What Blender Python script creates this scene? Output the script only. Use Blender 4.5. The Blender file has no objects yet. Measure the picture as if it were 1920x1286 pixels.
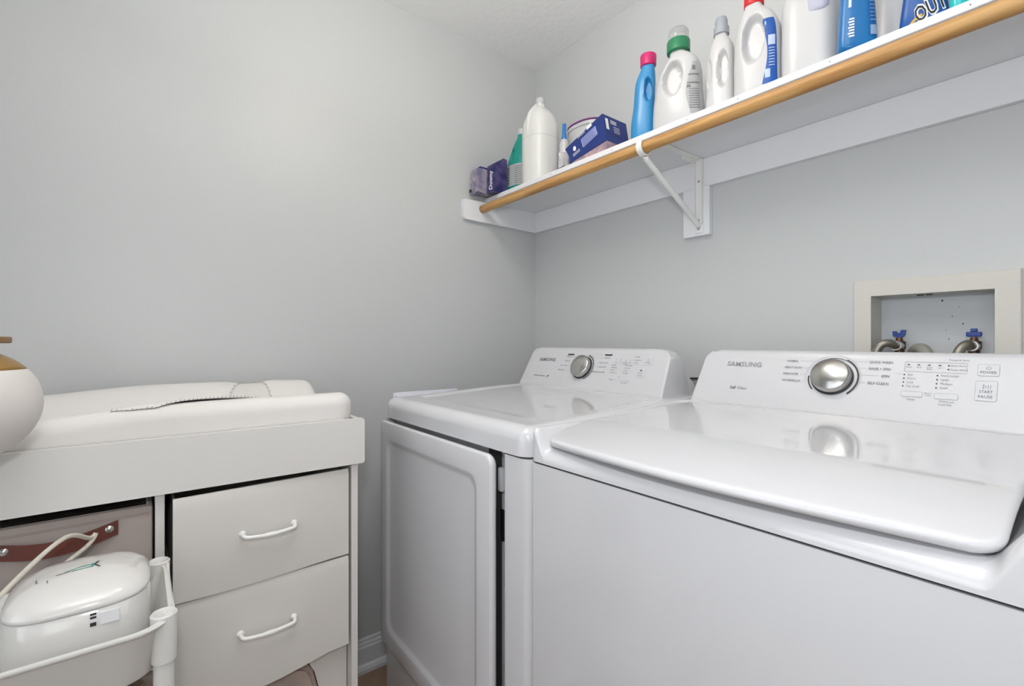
import bpy, bmesh, math, random
from mathutils import Vector, Matrix
random.seed(7)
S = bpy.context.scene
C = S.collection
PI = math.pi
# ---------------------------------------------------------------- camera
cam = bpy.data.objects.new('camera', bpy.data.cameras.new('camera'))
C.objects.link(cam)
cam.location = (1.6879, -1.4594, 1.1797)
cam.rotation_euler = (PI/2, 0, math.radians(90-38.045))
cam.data.sensor_width = 36
cam.data.lens = 36*896.86/1920
cam.data.shift_y = -2.5/1920
cam.data.clip_start = .02
S.camera = cam
# ---------------------------------------------------------------- world, lights, exposure
w = bpy.data.worlds.new('world'); S.world = w; w.use_nodes = True
bg = w.node_tree.nodes['Background']
bg.inputs[0].default_value = (.93, .96, 1, 1); bg.inputs[1].default_value = .15
S.view_settings.view_transform = 'Standard'
S.view_settings.look = 'None'
S.view_settings.gamma = 1
S.view_settings.use_curve_mapping = False
S.view_settings.exposure = 0.0
def area(name, loc, target, sx, sy, power, col):
    l = bpy.data.lights.new(name, 'AREA'); l.shape = 'RECTANGLE'; l.size = sx; l.size_y = sy
    l.energy = power; l.color = col
    o = bpy.data.objects.new(name, l); C.objects.link(o); o.location = loc
    o.rotation_euler = (Vector(target)-Vector(loc)).to_track_quat('-Z', 'Y').to_euler()
    return o
LP = [29, 4.2, 7.6, 16, 2.6]
area('doorway_light', (1.35, -4.1, 1.35), (1.2, 0, 1.1), 2.4, 2.2, LP[0], (.90, .95, 1))      # daylight beyond the doorway
area('camera_flash', (1.70, -1.49, 1.40), (.7, -.3, 1.25), .08, .06, LP[1], (.97, .98, 1))        # the photographer's lamp
pl = bpy.data.lights.new('ceiling_bulb', 'POINT'); pl.energy = LP[2]; pl.color = (1, .93, .82); pl.shadow_soft_size = .11
po = bpy.data.objects.new('ceiling_bulb', pl); C.objects.link(po); po.location = (.90, -.87, 2.26)
bf = area('bounced_flash', (1.55, -1.50, 1.92), (1.45, -1.40, 2.44), .35, .35, LP[3], (.97, .985, 1))   # flash turned up to the ceiling
bf.data.spread = math.radians(150)
fl2 = area('room_fill', (2.2, -1.9, 1.15), (.5, -.6, 1.0), .5, .8, LP[4], (.97, .985, 1))   # added fill standing in for wall and doorway light from the right

# ---------------------------------------------------------------- materials
def lin(c):
    return tuple((v/255/12.92 if v/255 <= .04045 else ((v/255+.055)/1.055)**2.4) for v in c)
MATS = {}
def mat(name, rgb, rough=.5, metal=0, noise=0, nscale=8, bump=0, bscale=200, spec=.5, coat=0, trans=0, sss=0, alpha=1, emit=0, stretch=None, ramp=None, bdetail=2):
    if name in MATS: return MATS[name]
    m = bpy.data.materials.new(name); m.use_nodes = True
    nt = m.node_tree; N = nt.nodes; L = nt.links; b = N['Principled BSDF']
    c = lin(rgb)
    b.inputs['Base Color'].default_value = (*c, 1)
    b.inputs['Roughness'].default_value = rough; b.inputs['Metallic'].default_value = metal
    b.inputs['Specular IOR Level'].default_value = spec
    b.inputs['Coat Weight'].default_value = coat; b.inputs['Coat Roughness'].default_value = .03
    b.inputs['Transmission Weight'].default_value = trans
    if sss:
        b.inputs['Subsurface Weight'].default_value = sss; b.inputs['Subsurface Radius'].default_value = (.02, .02, .02)
    b.inputs['Alpha'].default_value = alpha
    if emit:
        b.inputs['Emission Color'].default_value = (*c, 1); b.inputs['Emission Strength'].default_value = emit
    tc = N.new('ShaderNodeTexCoord'); mp = N.new('ShaderNodeMapping'); L.new(tc.outputs['Object'], mp.inputs[0])
    if stretch: mp.inputs['Scale'].default_value = stretch
    nz = N.new('ShaderNodeTexNoise'); nz.inputs['Scale'].default_value = nscale; nz.inputs['Detail'].default_value = 4
    L.new(mp.outputs[0], nz.inputs['Vector'])
    mx = N.new('ShaderNodeMix'); mx.data_type = 'RGBA'
    c2 = lin(ramp) if ramp else tuple(v*(1-(noise or .03)) for v in c)
    mx.inputs[6].default_value = (*c, 1); mx.inputs[7].default_value = (*c2, 1)
    if ramp:
        mr = N.new('ShaderNodeMapRange'); mr.inputs[1].default_value = .4; mr.inputs[2].default_value = .68
        L.new(nz.outputs[0], mr.inputs[0]); L.new(mr.outputs[0], mx.inputs[0])
    else: L.new(nz.outputs[0], mx.inputs[0])
    L.new(mx.outputs[2], b.inputs['Base Color'])
    if bump:
        n2 = N.new('ShaderNodeTexNoise'); n2.inputs['Scale'].default_value = bscale; n2.inputs['Detail'].default_value = bdetail
        L.new(tc.outputs['Object'], n2.inputs['Vector'])
        bp = N.new('ShaderNodeBump'); bp.inputs['Strength'].default_value = bump; bp.inputs['Distance'].default_value = .002
        L.new(n2.outputs[0], bp.inputs['Height']); L.new(bp.outputs[0], b.inputs['Normal'])
    MATS[name] = m
    return m
M_wall = mat('wall_paint', (199, 201, 201), .42, noise=.015, nscale=1.5, bump=.12, bscale=120)
M_ceil = mat('ceiling_paint', (245, 245, 244), .8, bump=1.0, bscale=38, bdetail=3)
M_trim = mat('trim_paint', (226, 227, 230), .4, noise=.02)
M_shelf = mat('shelf_paint', (232, 233, 236), .45, noise=.02, nscale=5)
M_enamel = mat('appliance_enamel', (209, 209, 212), .11, noise=.01, nscale=2, coat=.5)
M_plast = mat('console_plastic', (202, 202, 205), .3, noise=.01)
M_ink = mat('grey_print', (120, 122, 128), .5)
M_inkd = mat('dark_print', (46, 47, 52), .5)
M_inkl = mat('pale_grey_print', (168, 170, 175), .5)
M_dark = mat('dark_gap', (58, 57, 56), .7)
M_black = mat('black_plastic', (22, 22, 23), .45)
M_lam = mat('white_laminate', (220, 218, 215), .4, noise=.02, nscale=3)
M_fab = mat('white_drawer_fabric', (218, 215, 210), .75, noise=.03, nscale=6, bump=.12, bscale=500)
M_wmet = mat('white_enamelled_metal', (238, 238, 236), .3)
M_taupe = mat('taupe_fabric', (176, 164, 158), .85, noise=.1, nscale=14, bump=.25, bscale=600)
M_leather = mat('brown_leather', (104, 52, 42), .5, noise=.15, nscale=30, bump=.1, bscale=300)
M_chrome = mat('brushed_chrome', (196, 194, 190), .22, metal=1)
M_steel = mat('steel', (200, 198, 195), .25, metal=1)
M_braid = mat('braided_hose', (160, 156, 146), .4, metal=.8, noise=.4, nscale=90)
M_cart = mat('cart_plastic', (222, 221, 217), .4, noise=.02)
M_gloss = mat('glossy_white_plastic', (224, 222, 219), .12, noise=.01, coat=.3)
M_pad = mat('pad_cotton', (226, 223, 220), .85, noise=.02, nscale=8, bump=.12, bscale=700)
M_flap = mat('terry_cotton', (221, 218, 214), .9, noise=.03, nscale=40, bump=.35, bscale=500)
M_thread = mat('stitch_thread', (120, 116, 110), .8)
M_gold = mat('gold_lacquer', (176, 138, 82), .3, metal=.75, noise=.06)
M_bronze = mat('bronze_wood', (140, 112, 76), .5, noise=.12, nscale=12)
M_ceram = mat('matte_white_ceramic', (216, 211, 207), .5, noise=.02)
M_frame = mat('outlet_box_plastic', (208, 205, 197), .5, noise=.03, nscale=12)
M_boxin = mat('box_back_plastic', (196, 199, 202), .5, noise=.03)
M_vblue = mat('blue_valve_plastic', (24, 60, 140), .4)
M_copper = mat('dull_brass', (110, 82, 66), .4, metal=.8)
M_wood = mat('rod_wood', (204, 160, 100), .45, noise=.1, nscale=5, stretch=(.8, 14, 14), ramp=(166, 116, 60), bump=.05, bscale=60)
M_milky = mat('milky_plastic', (226, 226, 222), .35, sss=.3, noise=.01)
M_milk2 = mat('milky_plastic_clear', (224, 226, 224), .3, trans=.35, alpha=.85)
M_wbot = mat('white_bottle_plastic', (199, 199, 200), .28, noise=.01)
M_lav = mat('lavender_plastic', (198, 199, 216), .35)
M_navy = mat('navy_card', (24, 50, 122), .45, noise=.05)
M_navy2 = mat('deep_navy_card', (36, 38, 92), .4, noise=.3, nscale=25, ramp=(92, 80, 130))
M_lilac = mat('lilac_grey_card', (118, 118, 148), .35, noise=.2, nscale=25, ramp=(172, 160, 170))
M_pink = mat('pinkish_card', (150, 128, 142), .5, noise=.3, nscale=40, ramp=(196, 168, 168))
M_teal = mat('teal_plastic', (14, 148, 136), .35, noise=.05)
M_labgrey = mat('grey_label', (176, 178, 178), .5, noise=.04)
M_sky = mat('sky_blue_plastic', (48, 138, 194), .3, noise=.08, nscale=20)
M_magenta = mat('magenta_plastic', (198, 30, 104), .35)
M_green = mat('green_plastic', (38, 124, 84), .35)
M_clear = mat('clear_grey_plastic', (206, 208, 208), .15, trans=.5, alpha=.55)
M_greycap = mat('grey_clear_cap', (176, 182, 190), .25, trans=.2, alpha=.92)
M_red = mat('red_plastic', (214, 32, 40), .35)
M_lblue = mat('blue_label', (22, 84, 168), .35, noise=.05)
M_pouch = mat('bright_blue_plastic', (16, 112, 178), .3, noise=.06, nscale=16)
M_pouchd = mat('deep_blue_label', (20, 96, 168), .35)
M_yellow = mat('gold_yellow_print', (206, 170, 62), .45)
M_purple = mat('purple_rim', (126, 52, 132), .4)
M_white = mat('white_print', (236, 236, 238), .5)
M_aqua = mat('aqua_plastic', (40, 186, 190), .25)
M_greylid = mat('grey_label_fine', (150, 156, 156), .45)
M_tile = mat('brown_floor_tile', (168, 140, 116), .4, noise=.15, nscale=5, ramp=(142, 114, 92))
M_grout = mat('grout', (176, 166, 152), .9)
M_mesh = mat('grey_wire_mesh', (120, 122, 124), .4, metal=.5)
M_glow = mat('lamp_glass', (255, 240, 220), .3, emit=2.0)
M_tealink = mat('teal_print', (0, 150, 136), .5)
M_cable = mat('white_cable', (205, 200, 188), .45)
M_amber = mat('brown_glass', (132, 112, 96), .2, noise=.4, nscale=30, coat=.3)

# ---------------------------------------------------------------- helpers
def link(name, me, m=None, parent=None, smooth=False):
    o = bpy.data.objects.new(name, me); C.objects.link(o)
    if m is not None and not me.materials: me.materials.append(m)
    if parent is not None: o.parent = parent
    if smooth:
        for p in me.polygons: p.use_smooth = True
    return o
def frombm(name, bm, m, parent=None, smooth=False, angle=None):
    bmesh.ops.recalc_face_normals(bm, faces=bm.faces)
    if angle:
        for e in bm.edges:
            e.smooth = not (len(e.link_faces) == 2 and e.calc_face_angle(0) > math.radians(angle))
    me = bpy.data.meshes.new(name); bm.to_mesh(me); bm.free()
    return link(name, me, m, parent, smooth or bool(angle))
def tag(o, label=None, cat=None, group=None, kind=None):
    if label: o['label'] = label
    if cat: o['category'] = cat
    if group: o['group'] = group
    if kind: o['kind'] = kind
    return o
def thing(name, label, cat, loc=(0, 0, 0), rz=0, group=None):
    o = bpy.data.objects.new(name, None); C.objects.link(o); o.location = loc; o.rotation_euler = (0, 0, rz)
    o.empty_display_size = .05
    return tag(o, label, cat, group)
TINY = ('lettering', 'brand_lettering', 'lettering_edge', 'indicator_marks', 'ruled_lines', 'fine_print', 'white_print', 'pale_print', 'printed_logo', 'logo_outline', 'status_dots', 'print_marks', 'latch_mark', 'hem_stitch', 'seam_mark', 'dirt_speck', 'knockout_mark', 'edge_stitching', 'wire_side')
def part(p, name, bm, m, smooth=False, angle=None, label=None):
    o = frombm(name, bm, m, p, smooth, angle)
    if name in TINY: o['kind'] = 'stuff'
    if label: o['label'] = label
    return o
def bx(bm, x0, x1, y0, y1, z0, z1, bev=0, seg=2):
    r = bmesh.ops.create_cube(bm, size=1)
    vs = r['verts']
    for v in vs:
        v.co = Vector(((x0+x1)/2+v.co.x*(x1-x0), (y0+y1)/2+v.co.y*(y1-y0), (z0+z1)/2+v.co.z*(z1-z0)))
    if bev:
        es = list({e for v in vs for e in v.link_edges})
        bmesh.ops.bevel(bm, geom=es, offset=bev, segments=seg, affect='EDGES', profile=.5)
    return vs
def box(x0, x1, y0, y1, z0, z1, bev=0, seg=2):
    bm = bmesh.new(); bx(bm, x0, x1, y0, y1, z0, z1, bev, seg); return bm
def loft(rings, cap=True, bm=None, closed=True):
    bm = bm or bmesh.new(); R = []
    for r in rings: R.append([bm.verts.new(p) for p in r])
    n = len(R[0])
    for a, b in zip(R[:-1], R[1:]):
        for i in range(n if closed else n-1):
            bm.faces.new((a[i], a[(i+1) % n], b[(i+1) % n], b[i]))
    if cap:
        bm.faces.new(R[0][::-1]); bm.faces.new(R[-1])
    return bm
def lathe(prof, n=32, c=(0, 0, 0), cap=True, bm=None):
    return loft([[(c[0]+max(r, 1e-4)*math.cos(2*PI*i/n), c[1]+max(r, 1e-4)*math.sin(2*PI*i/n), c[2]+z) for i in range(n)] for r, z in prof], cap, bm)
def tube(pts, r, n=10, bm=None, smoothn=0):
    pts = [Vector(p) for p in pts]
    if smoothn:
        out = []
        P = [pts[0]]+pts+[pts[-1]]
        for i in range(1, len(P)-2):
            for k in range(smoothn):
                t = k/smoothn; p0, p1, p2, p3 = P[i-1:i+3]
                out.append(.5*((2*p1)+(-p0+p2)*t+(2*p0-5*p1+4*p2-p3)*t*t+(-p0+3*p1-3*p2+p3)*t**3))
        out.append(pts[-1]); pts = out
    rings = []; up = Vector((0, 0, 1)); u = None
    for i, p in enumerate(pts):
        d = (pts[min(i+1, len(pts)-1)]-pts[max(i-1, 0)]).normalized()
        if u is None:
            u = d.cross(up) if abs(d.z) < .95 else d.cross(Vector((1, 0, 0)))
        u = (u-d*u.dot(d)).normalized(); v = d.cross(u)
        rr = r[i*(len(r)-1)//max(1, len(pts)-1)] if isinstance(r, (list, tuple)) else r
        rings.append([p+(u*math.cos(2*PI*k/n)+v*math.sin(2*PI*k/n))*rr for k in range(n)])
    return loft(rings, True, bm)
def sup(t, a, b, n):
    c, s = math.cos(t), math.sin(t)
    return (a*math.copysign(abs(c)**(2/n), c), b*math.copysign(abs(s)**(2/n), s))
def sst(a, b, x):
    t = min(1, max(0, (x-a)/(b-a))); return t*t*(3-2*t)
def prism(pts, d0, d1, fn, bm=None):
    """polygon pts (a,b) extruded from depth d0 to d1; fn(a,b,d)->xyz"""
    bm = bm or bmesh.new()
    A = [bm.verts.new(fn(a, b, d0)) for a, b in pts]; B = [bm.verts.new(fn(a, b, d1)) for a, b in pts]
    n = len(pts)
    bm.faces.new(A); bm.faces.new(B[::-1])
    for i in range(n): bm.faces.new((A[i], B[i], B[(i+1) % n], A[(i+1) % n]))
    return bm
def rrect(a0, a1, b0, b1, r, n=5):
    out = []
    for cx, cy, s in ((a1-r, b1-r, 0), (a0+r, b1-r, 1), (a0+r, b0+r, 2), (a1-r, b0+r, 3)):
        for i in range(n+1):
            t = (s+i/n)*PI/2; out.append((cx+r*math.cos(t), cy+r*math.sin(t)))
    return out
def rring(bm, a0, a1, b0, b1, r, wd, d0, d1, fn, n=4):
    o = rrect(a0, a1, b0, b1, r, n); i = rrect(a0+wd, a1-wd, b0+wd, b1-wd, max(r-wd, .0003), n)
    k = len(o)
    V = [[bm.verts.new(fn(a, b, d)) for a, b in P] for P, d in ((o, d0), (o, d1), (i, d1), (i, d0))]
    for q in range(4):
        A, B = V[q], V[(q+1) % 4]
        for j in range(k): bm.faces.new((A[j], A[(j+1) % k], B[(j+1) % k], B[j]))
def text_raw(body, size, align='LEFT', shear=0, bold=0, sx=1):
    cu = bpy.data.curves.new('print', 'FONT'); cu.body = body; cu.size = size; cu.align_x = align; cu.resolution_u = 2
    cu.shear = shear; cu.offset = bold
    o = bpy.data.objects.new('print', cu); C.objects.link(o)
    dg = bpy.context.evaluated_depsgraph_get(); me = bpy.data.meshes.new_from_object(o.evaluated_get(dg))
    V = [(v.co.x*sx, v.co.y) for v in me.vertices]; F = [tuple(p.vertices) for p in me.polygons]
    bpy.data.objects.remove(o); bpy.data.meshes.remove(me); bpy.data.curves.remove(cu)
    return V, F
def add_text(bm, fn, body, a, b, size, align='LEFT', shear=0, bold=0, sx=1, width=None, rot=0):
    V, F = text_raw(body, size, align, shear, bold, sx)
    if width and V:
        xs = [v[0] for v in V]; k = width/(max(xs)-min(xs)); V = [((x)*k, y) for x, y in V]
        if align == 'LEFT':
            m0 = min(v[0] for v in V); V = [(x-m0, y) for x, y in V]
    cr, sr = math.cos(rot), math.sin(rot)
    vs = [bm.verts.new(fn(a+x*cr-y*sr, b+x*sr+y*cr)) for x, y in V]
    for f in F:
        try: bm.faces.new([vs[i] for i in f])
        except ValueError: pass

# ================================================================ THE ROOM
XR, YF, ZC = 2.45, -2.25, 2.44
def struct(name, bm, m, **k):
    o = frombm(name, bm, m, None, **k); o['kind'] = 'structure'; return o
struct('wall_left', box(-.1, 0, YF, .12, 0, ZC), M_wall)
bm = bmesh.new()          # wall_back with the hole for the washer outlet box
HX0, HX1, HZ0, HZ1 = 1.292, 1.524, 1.04, 1.300
bx(bm, 0, HX0, 0, .12, 0, ZC); bx(bm, HX1, XR, 0, .12, 0, ZC); bx(bm, HX0, HX1, 0, .12, 0, HZ0); bx(bm, HX0, HX1, 0, .12, HZ1, ZC)
struct('wall_back', bm, M_wall)
struct('wall_right', box(XR, XR+.1, YF, .12, 0, ZC), M_wall)
bm = bmesh.new()
bx(bm, -.1, .45, YF-.1, YF, 0, ZC); bx(bm, 2.25, XR+.1, YF-.1, YF, 0, ZC); bx(bm, .45, 2.25, YF-.1, YF, 2.3, ZC)
struct('wall_front', bm, M_wall)
struct('ceiling', box(-.1, XR+.1, YF-.1, .12, ZC, ZC+.1), M_ceil)
fl = struct('floor', box(-.1, XR+.1, YF-.1, .12, -.1, -.004), M_grout)
tm = None
for i in range(8):
    for j in range(8):
        x0 = i*.305+.02; y1 = -.01-j*.305
        if x0 > XR-.02 or y1-.30 < YF: continue
        if tm is None:
            o = part(fl, 'tile', box(0, .3, -.3, 0, -.006, 0, .0015, 1), M_tile); tm = o.data
        else: o = link('tile', tm, None, fl)
        o.location = (x0, y1, 0)
bm = bmesh.new()          # baseboard with stepped top and shoe moulding
prof = [(0, 0), (.028, 0), (.028, .012), (.022, .022), (.014, .026), (.014, .082), (.010, .088), (.010, .094), (.006, .100), (.006, .108), (.003, .113), (0, .113)]
prism(prof, YF+.001, -.001, lambda a, b, d: (a, d, b), bm)
struct('baseboard_left', bm, M_trim)
bm = bmesh.new(); prism(prof, .03, XR-.001, lambda a, b, d: (d, -a, b), bm)
struct('baseboard_back', bm, M_trim)

# ceiling lamp (above the frame; its reflection shows on the left wall)
t = thing('ceiling_lamp', 'round flush ceiling lamp above the laundry floor', 'lamp', (.90, -.87, ZC))
part(t, 'base_ring', lathe([(.15, -.03), (.155, -.028), (.155, 0)], 40), M_wmet, angle=40)
part(t, 'glass_shade', lathe([(.005, -.095), (.06, -.088), (.11, -.066), (.14, -.031), (.14, -.0302)], 40, cap=False), M_glow, smooth=True)

# ================================================================ WALL SHELF
SX1 = XR-.002
sh = thing('wall_shelf', 'long white wall shelf carrying the laundry bottles', 'shelf', (0, 0, 1.68))
def P(*a, **k): return box(*a, **k)
LZ = 1.6805-1.68; LT = .0915; BT = .0185
o = part(sh, 'shelf_board', box(.002, SX1, -.290, -.001, LT, LT+BT, .0015, 1), M_shelf)
part(sh, 'ledger', box(.0175, SX1, -.0185, -.0005, LZ, LT-.0003, .001, 1), M_shelf)
part(sh, 'end_ledger', prism([(-.0005, LZ), (-.395, LZ+.006), (-.403, LZ+.014), (-.405, LZ+.082), (-.398, LZ+.088), (-.292, LZ+.0912), (-.0005, LZ+.0912)], .0006, .0172, lambda a, b, d: (d, a, b)), M_shelf)
part(sh, 'bracket_block', box(.779, .872, -.0195, -.0005, 1.5245-1.68, LZ-.0005, .001, 1), M_shelf)
bx0 = .838
bm = bmesh.new(); bx(bm, bx0-.013, bx0+.013, -.0235, -.0200, 1.532-1.68, LT-.002, .001, 1)
for s in (-1, 1): bx(bm, bx0+s*.012-.0015, bx0+s*.012+.0015, -.032, -.0200, 1.56-1.68, LT-.002)
part(sh, 'bracket_plate', bm, M_wmet)
bm = bmesh.new(); bx(bm, bx0-.012, bx0+.012, -.285, -.0236, LT-.0032, LT-.0004, .0008, 1); bx(bm, bx0-.012, bx0-.009, -.10, -.0236, LT-.014, LT-.0032)
part(sh, 'bracket_arm', bm, M_wmet)
part(sh, 'bracket_strut', tube([(bx0, -.305, .030), (bx0, -.29, .022), (bx0, -.16, -.048), (bx0, -.03, -.122), (bx0, -.0245, -.136)], .0085, 12, smoothn=4), M_wmet, smooth=True)
pts = []
for i in range(15):
    a = math.radians(-215+i*250/14); pts.append((bx0-.002, -.311+.0215*math.cos(a), .0595+.0215*math.sin(a)))
bm = bmesh.new()
loft([[(p[0]-.009, p[1], p[2]), (p[0]+.009, p[1], p[2]), (p[0]+.009, -.311+(p[1]+.311)*1.16, .0595+(p[2]-.0595)*1.16), (p[0]-.009, -.311+(p[1]+.311)*1.16, .0595+(p[2]-.0595)*1.16)] for p in pts], True, bm)
part(sh, 'rod_hook', bm, M_wmet, angle=50)
for z in (1.545, 1.538+.035, 1.70):
    c = (bx0, 0, z-1.68)
    bm = bmesh.new()
    prism([(.0035*math.cos(k*PI/5), .0035*math.sin(k*PI/5)) for k in range(10)], -.0250, -.0236, lambda a, b, d, c=c: (c[0]+a, d, c[2]+b), bm)
    part(sh, 'screw', bm, M_steel)
for x in (.13, .42, .70, .96, 1.10, 1.30, 1.52):
    bm = bmesh.new(); prism([(.0013*math.cos(k*PI/4), .0016*math.sin(k*PI/4)) for k in range(8)], -.2904, -.2899, lambda a, b, d, x=x: (x+a, d, LT+.009+b), bm)
    part(sh, 'nail_head', bm, M_ink)
bm = bmesh.new()
n = 20
loft([[(x, -.311+.0165*math.cos(2*PI*k/n), 1.7395+.0165*math.sin(2*PI*k/n)) for k in range(n)] for x in (.0178, .05, .3, .6, .9, 1.2, 1.5, 1.9, SX1-.004)], True, bm)
tag(frombm('closet_rod', bm, M_wood, smooth=True), 'round wooden hanging rod running under the front edge of the white shelf', 'rod')

# ================================================================ APPLIANCES
FY0, FZ0, FY1, FZ1 = -.325, 1.035, -.265, 1.15
FL = math.hypot(FY1-FY0, FZ1-FZ0); FN = Vector((0, -(FZ1-FZ0), FY1-FY0)).normalized()
def face(off=.0012):     # a = world x, b = metres up the face
    def fn(a, b, d=0):
        t = b/FL
        return Vector((a, FY0+(FY1-FY0)*t, FZ0+(FZ1-FZ0)*t))+FN*(off+d)
    return fn
def worktop(x0, x1, y0, y1, zb, hf, r=.022, rc=.03, nx=90, ny=90):
    W = (x1-x0)/2; xc = (x0+x1)/2
    def dense(n):
        return [math.sin((i/(n-1)-.5)*PI) * .5 + .5 for i in range(n)]
    bm = bmesh.new(); G = []
    ys = [y0+(y1-y0)*t for t in dense(ny)]
    for y in ys:
        ey = y-y0; w = W-(rc-math.sqrt(max(0, rc*rc-(rc-ey)**2)) if ey < rc else 0)
        row = []
        for t in dense(nx):
            a = 2*t-1; x = xc+a*w
            e = min((1-abs(a))*W, ey)
            dr = r-math.sqrt(max(0, r*r-(r-e)**2)) if e < r else 0
            row.append(bm.verts.new((x, y, hf(x, y)-dr)))
        G.append(row)
    for A, B in zip(G[:-1], G[1:]):
        for i in range(nx-1): bm.faces.new((A[i], A[i+1], B[i+1], B[i]))
    ed = [e for e in bm.edges if len(e.link_faces) == 1]
    ret = bmesh.ops.extrude_edge_only(bm, edges=ed)
    for v in ret['geom']:
        if isinstance(v, bmesh.types.BMVert): v.co.z = zb
    return bm
def console(x0, x1, r=.022, tap=.012):
    """tilted control panel housing, rounded upper corners and soft back"""
    prof = [(-.332, 1.020), (-.328, 1.030), (FY0, FZ0)]
    for t in (.1, .3, .5, .7, .85, .93): prof.append((FY0+(FY1-FY0)*t, FZ0+(FZ1-FZ0)*t))
    prof += [(-.2655, 1.1505), (-.260, 1.1562), (-.252, 1.1585), (-.240, 1.1575), (-.228, 1.148), (-.212, 1.125), (-.200, 1.09), (-.193, 1.05), (-.190, 1.020)]
    W = (x1-x0)/2; xc = (x0+x1)/2; rings = []
    es = [0, .0006, .002, .0045, .008, .013, .019, .026, .035, .05]
    xs = [(-1, e) for e in es]+[(0, 0)]+[(1, e) for e in es[::-1]]
    for s, e in xs:
        ring = []
        R = .034
        top = 1.1585-(R-math.sqrt(max(0, R*R-(R-e)**2)) if e < R else 0) if s else 1.2
        # rounded shrink of depth at the ends
        q = .006-math.sqrt(max(0, .006**2-(.006-e)**2)) if (s and e < .006) else 0
        for y, z in prof:
            zz = z; yy = y
            if z > top:
                f = (z-top); zz = top
                yy = y
                if y < -.25: yy = FY0+(FY1-FY0)*min(1, (zz-FZ0)/(FZ1-FZ0))+f*.0
            yc = -.25
            yy = yy+q*(1 if yy < yc else -1)
            k = (zz-1.02)/.138
            x = xc+s*(W-e-tap*k)
            if y > -.25: x += s*.002*(1-k)
            ring.append((x, yy, zz))
        rings.append(ring)
    bm = loft(rings)
    bmesh.ops.remove_doubles(bm, verts=bm.verts, dist=.00005)
    return bm
def arc_strip(bm, fn, cx, cb, r0, r1, a0, a1, n=24):
    p = None
    for i in range(n+1):
        a = math.radians(a0+(a1-a0)*i/n)
        k = 1
        q = (bm.verts.new(fn(cx+r0*math.cos(a), cb+r0*math.sin(a))), bm.verts.new(fn(cx+r1*math.cos(a), cb+r1*math.sin(a))))
        if p: bm.faces.new((p[0], p[1], q[1], q[0]))
        p = q
def seg(bm, fn, a0, b0, a1, b1, w):
    d = Vector((a1-a0, b1-b0)); n = Vector((-d.y, d.x)).normalized()*w/2
    bm.faces.new([bm.verts.new(fn(a, b)) for a, b in ((a0-n.x, b0-n.y), (a1-n.x, b1-n.y), (a1+n.x, b1+n.y), (a0+n.x, b0+n.y))])
def dot(bm, fn, a, b, r):
    bm.faces.new([bm.verts.new(fn(a+r*math.cos(k*PI/4), b+r*math.sin(k*PI/4))) for k in range(8)])
def dial(parent, cx, cb, R, h, label):
    fn = face(.0005)
    n = 48; rings = []
    for r, d in ((R*1.0, 0), (R, h*.35), (R*.985, h*.8), (R*.95, h*.95), (R*.88, h), (R*.6, h*1.22), (R*.3, h*1.33), (.0005, h*1.36)):
        rings.append([fn(cx+r*math.cos(2*PI*k/n), cb+r*math.sin(2*PI*k/n), d) for k in range(n)])
    o = part(parent, 'control_dial', loft(rings), M_chrome, angle=50, label=label)
    bm = bmesh.new(); f2 = face(.0006); k0 = 1.04
    loft([[f2(cx+r*math.cos(2*PI*k/n), cb-.0005+r*math.sin(2*PI*k/n), d) for k in range(n)] for r, d in ((R*1.06, 0), (R*1.06, .003), (R*.9, .003))], True, bm)
    part(o, 'dial_skirt', bm, M_inkd, angle=40)
    return o

# ---------------- washer
WX0, WX1, CY0, CYB = .9680, 1.6560, -.853, -.135
wa = thing('washing_machine', 'white top-loading washing machine with closed lid in front of the outlet box', 'washing machine', (1.312, -.5, 0))
def wpart(name, bm, m, **k):
    o = part(wa, name, bm, m, **k); o.matrix_parent_inverse = Matrix.Translation((-1.312, .5, 0)); return o
bm = box(WX0, WX1, CY0, CYB, .03, .9445)
ve = [e for e in bm.edges if abs(e.verts[0].co.z-e.verts[1].co.z) > .5]
bmesh.ops.bevel(bm, geom=ve, offset=.014, segments=5, affect='EDGES', profile=.5)
wpart('cabinet', bm, M_enamel, angle=40)
WC = (WX0+WX1)/2
def hw(x, y):
    z = 1.012+.018*sst(-.70, -.36, y)
    m = 1-sst(.313-.016, .313+.016, abs(x-WC))
    # lid well: open to the front, with a scooped lip
    low = .9665+.0*sst(-.853, -.80, y)
    f = (1-sst(-.40, -.34, y))
    return z+(min(z, low+.011*sst(-.856, -.825, y))-z)*m*f
wpart('worktop', worktop(WX0, WX1, CY0-.002, CYB, .9485, hw, .014, .022, 120, 110), M_enamel, smooth=True)
for x in (WX0+.05, WX1-.05):
    for y in (CY0+.05, CYB-.05): wpart('levelling_foot', lathe([(.018, 0), (.02, .012), (.012, .015), (.012, .03)], 14, (x, y, 0)), M_black)
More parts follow.
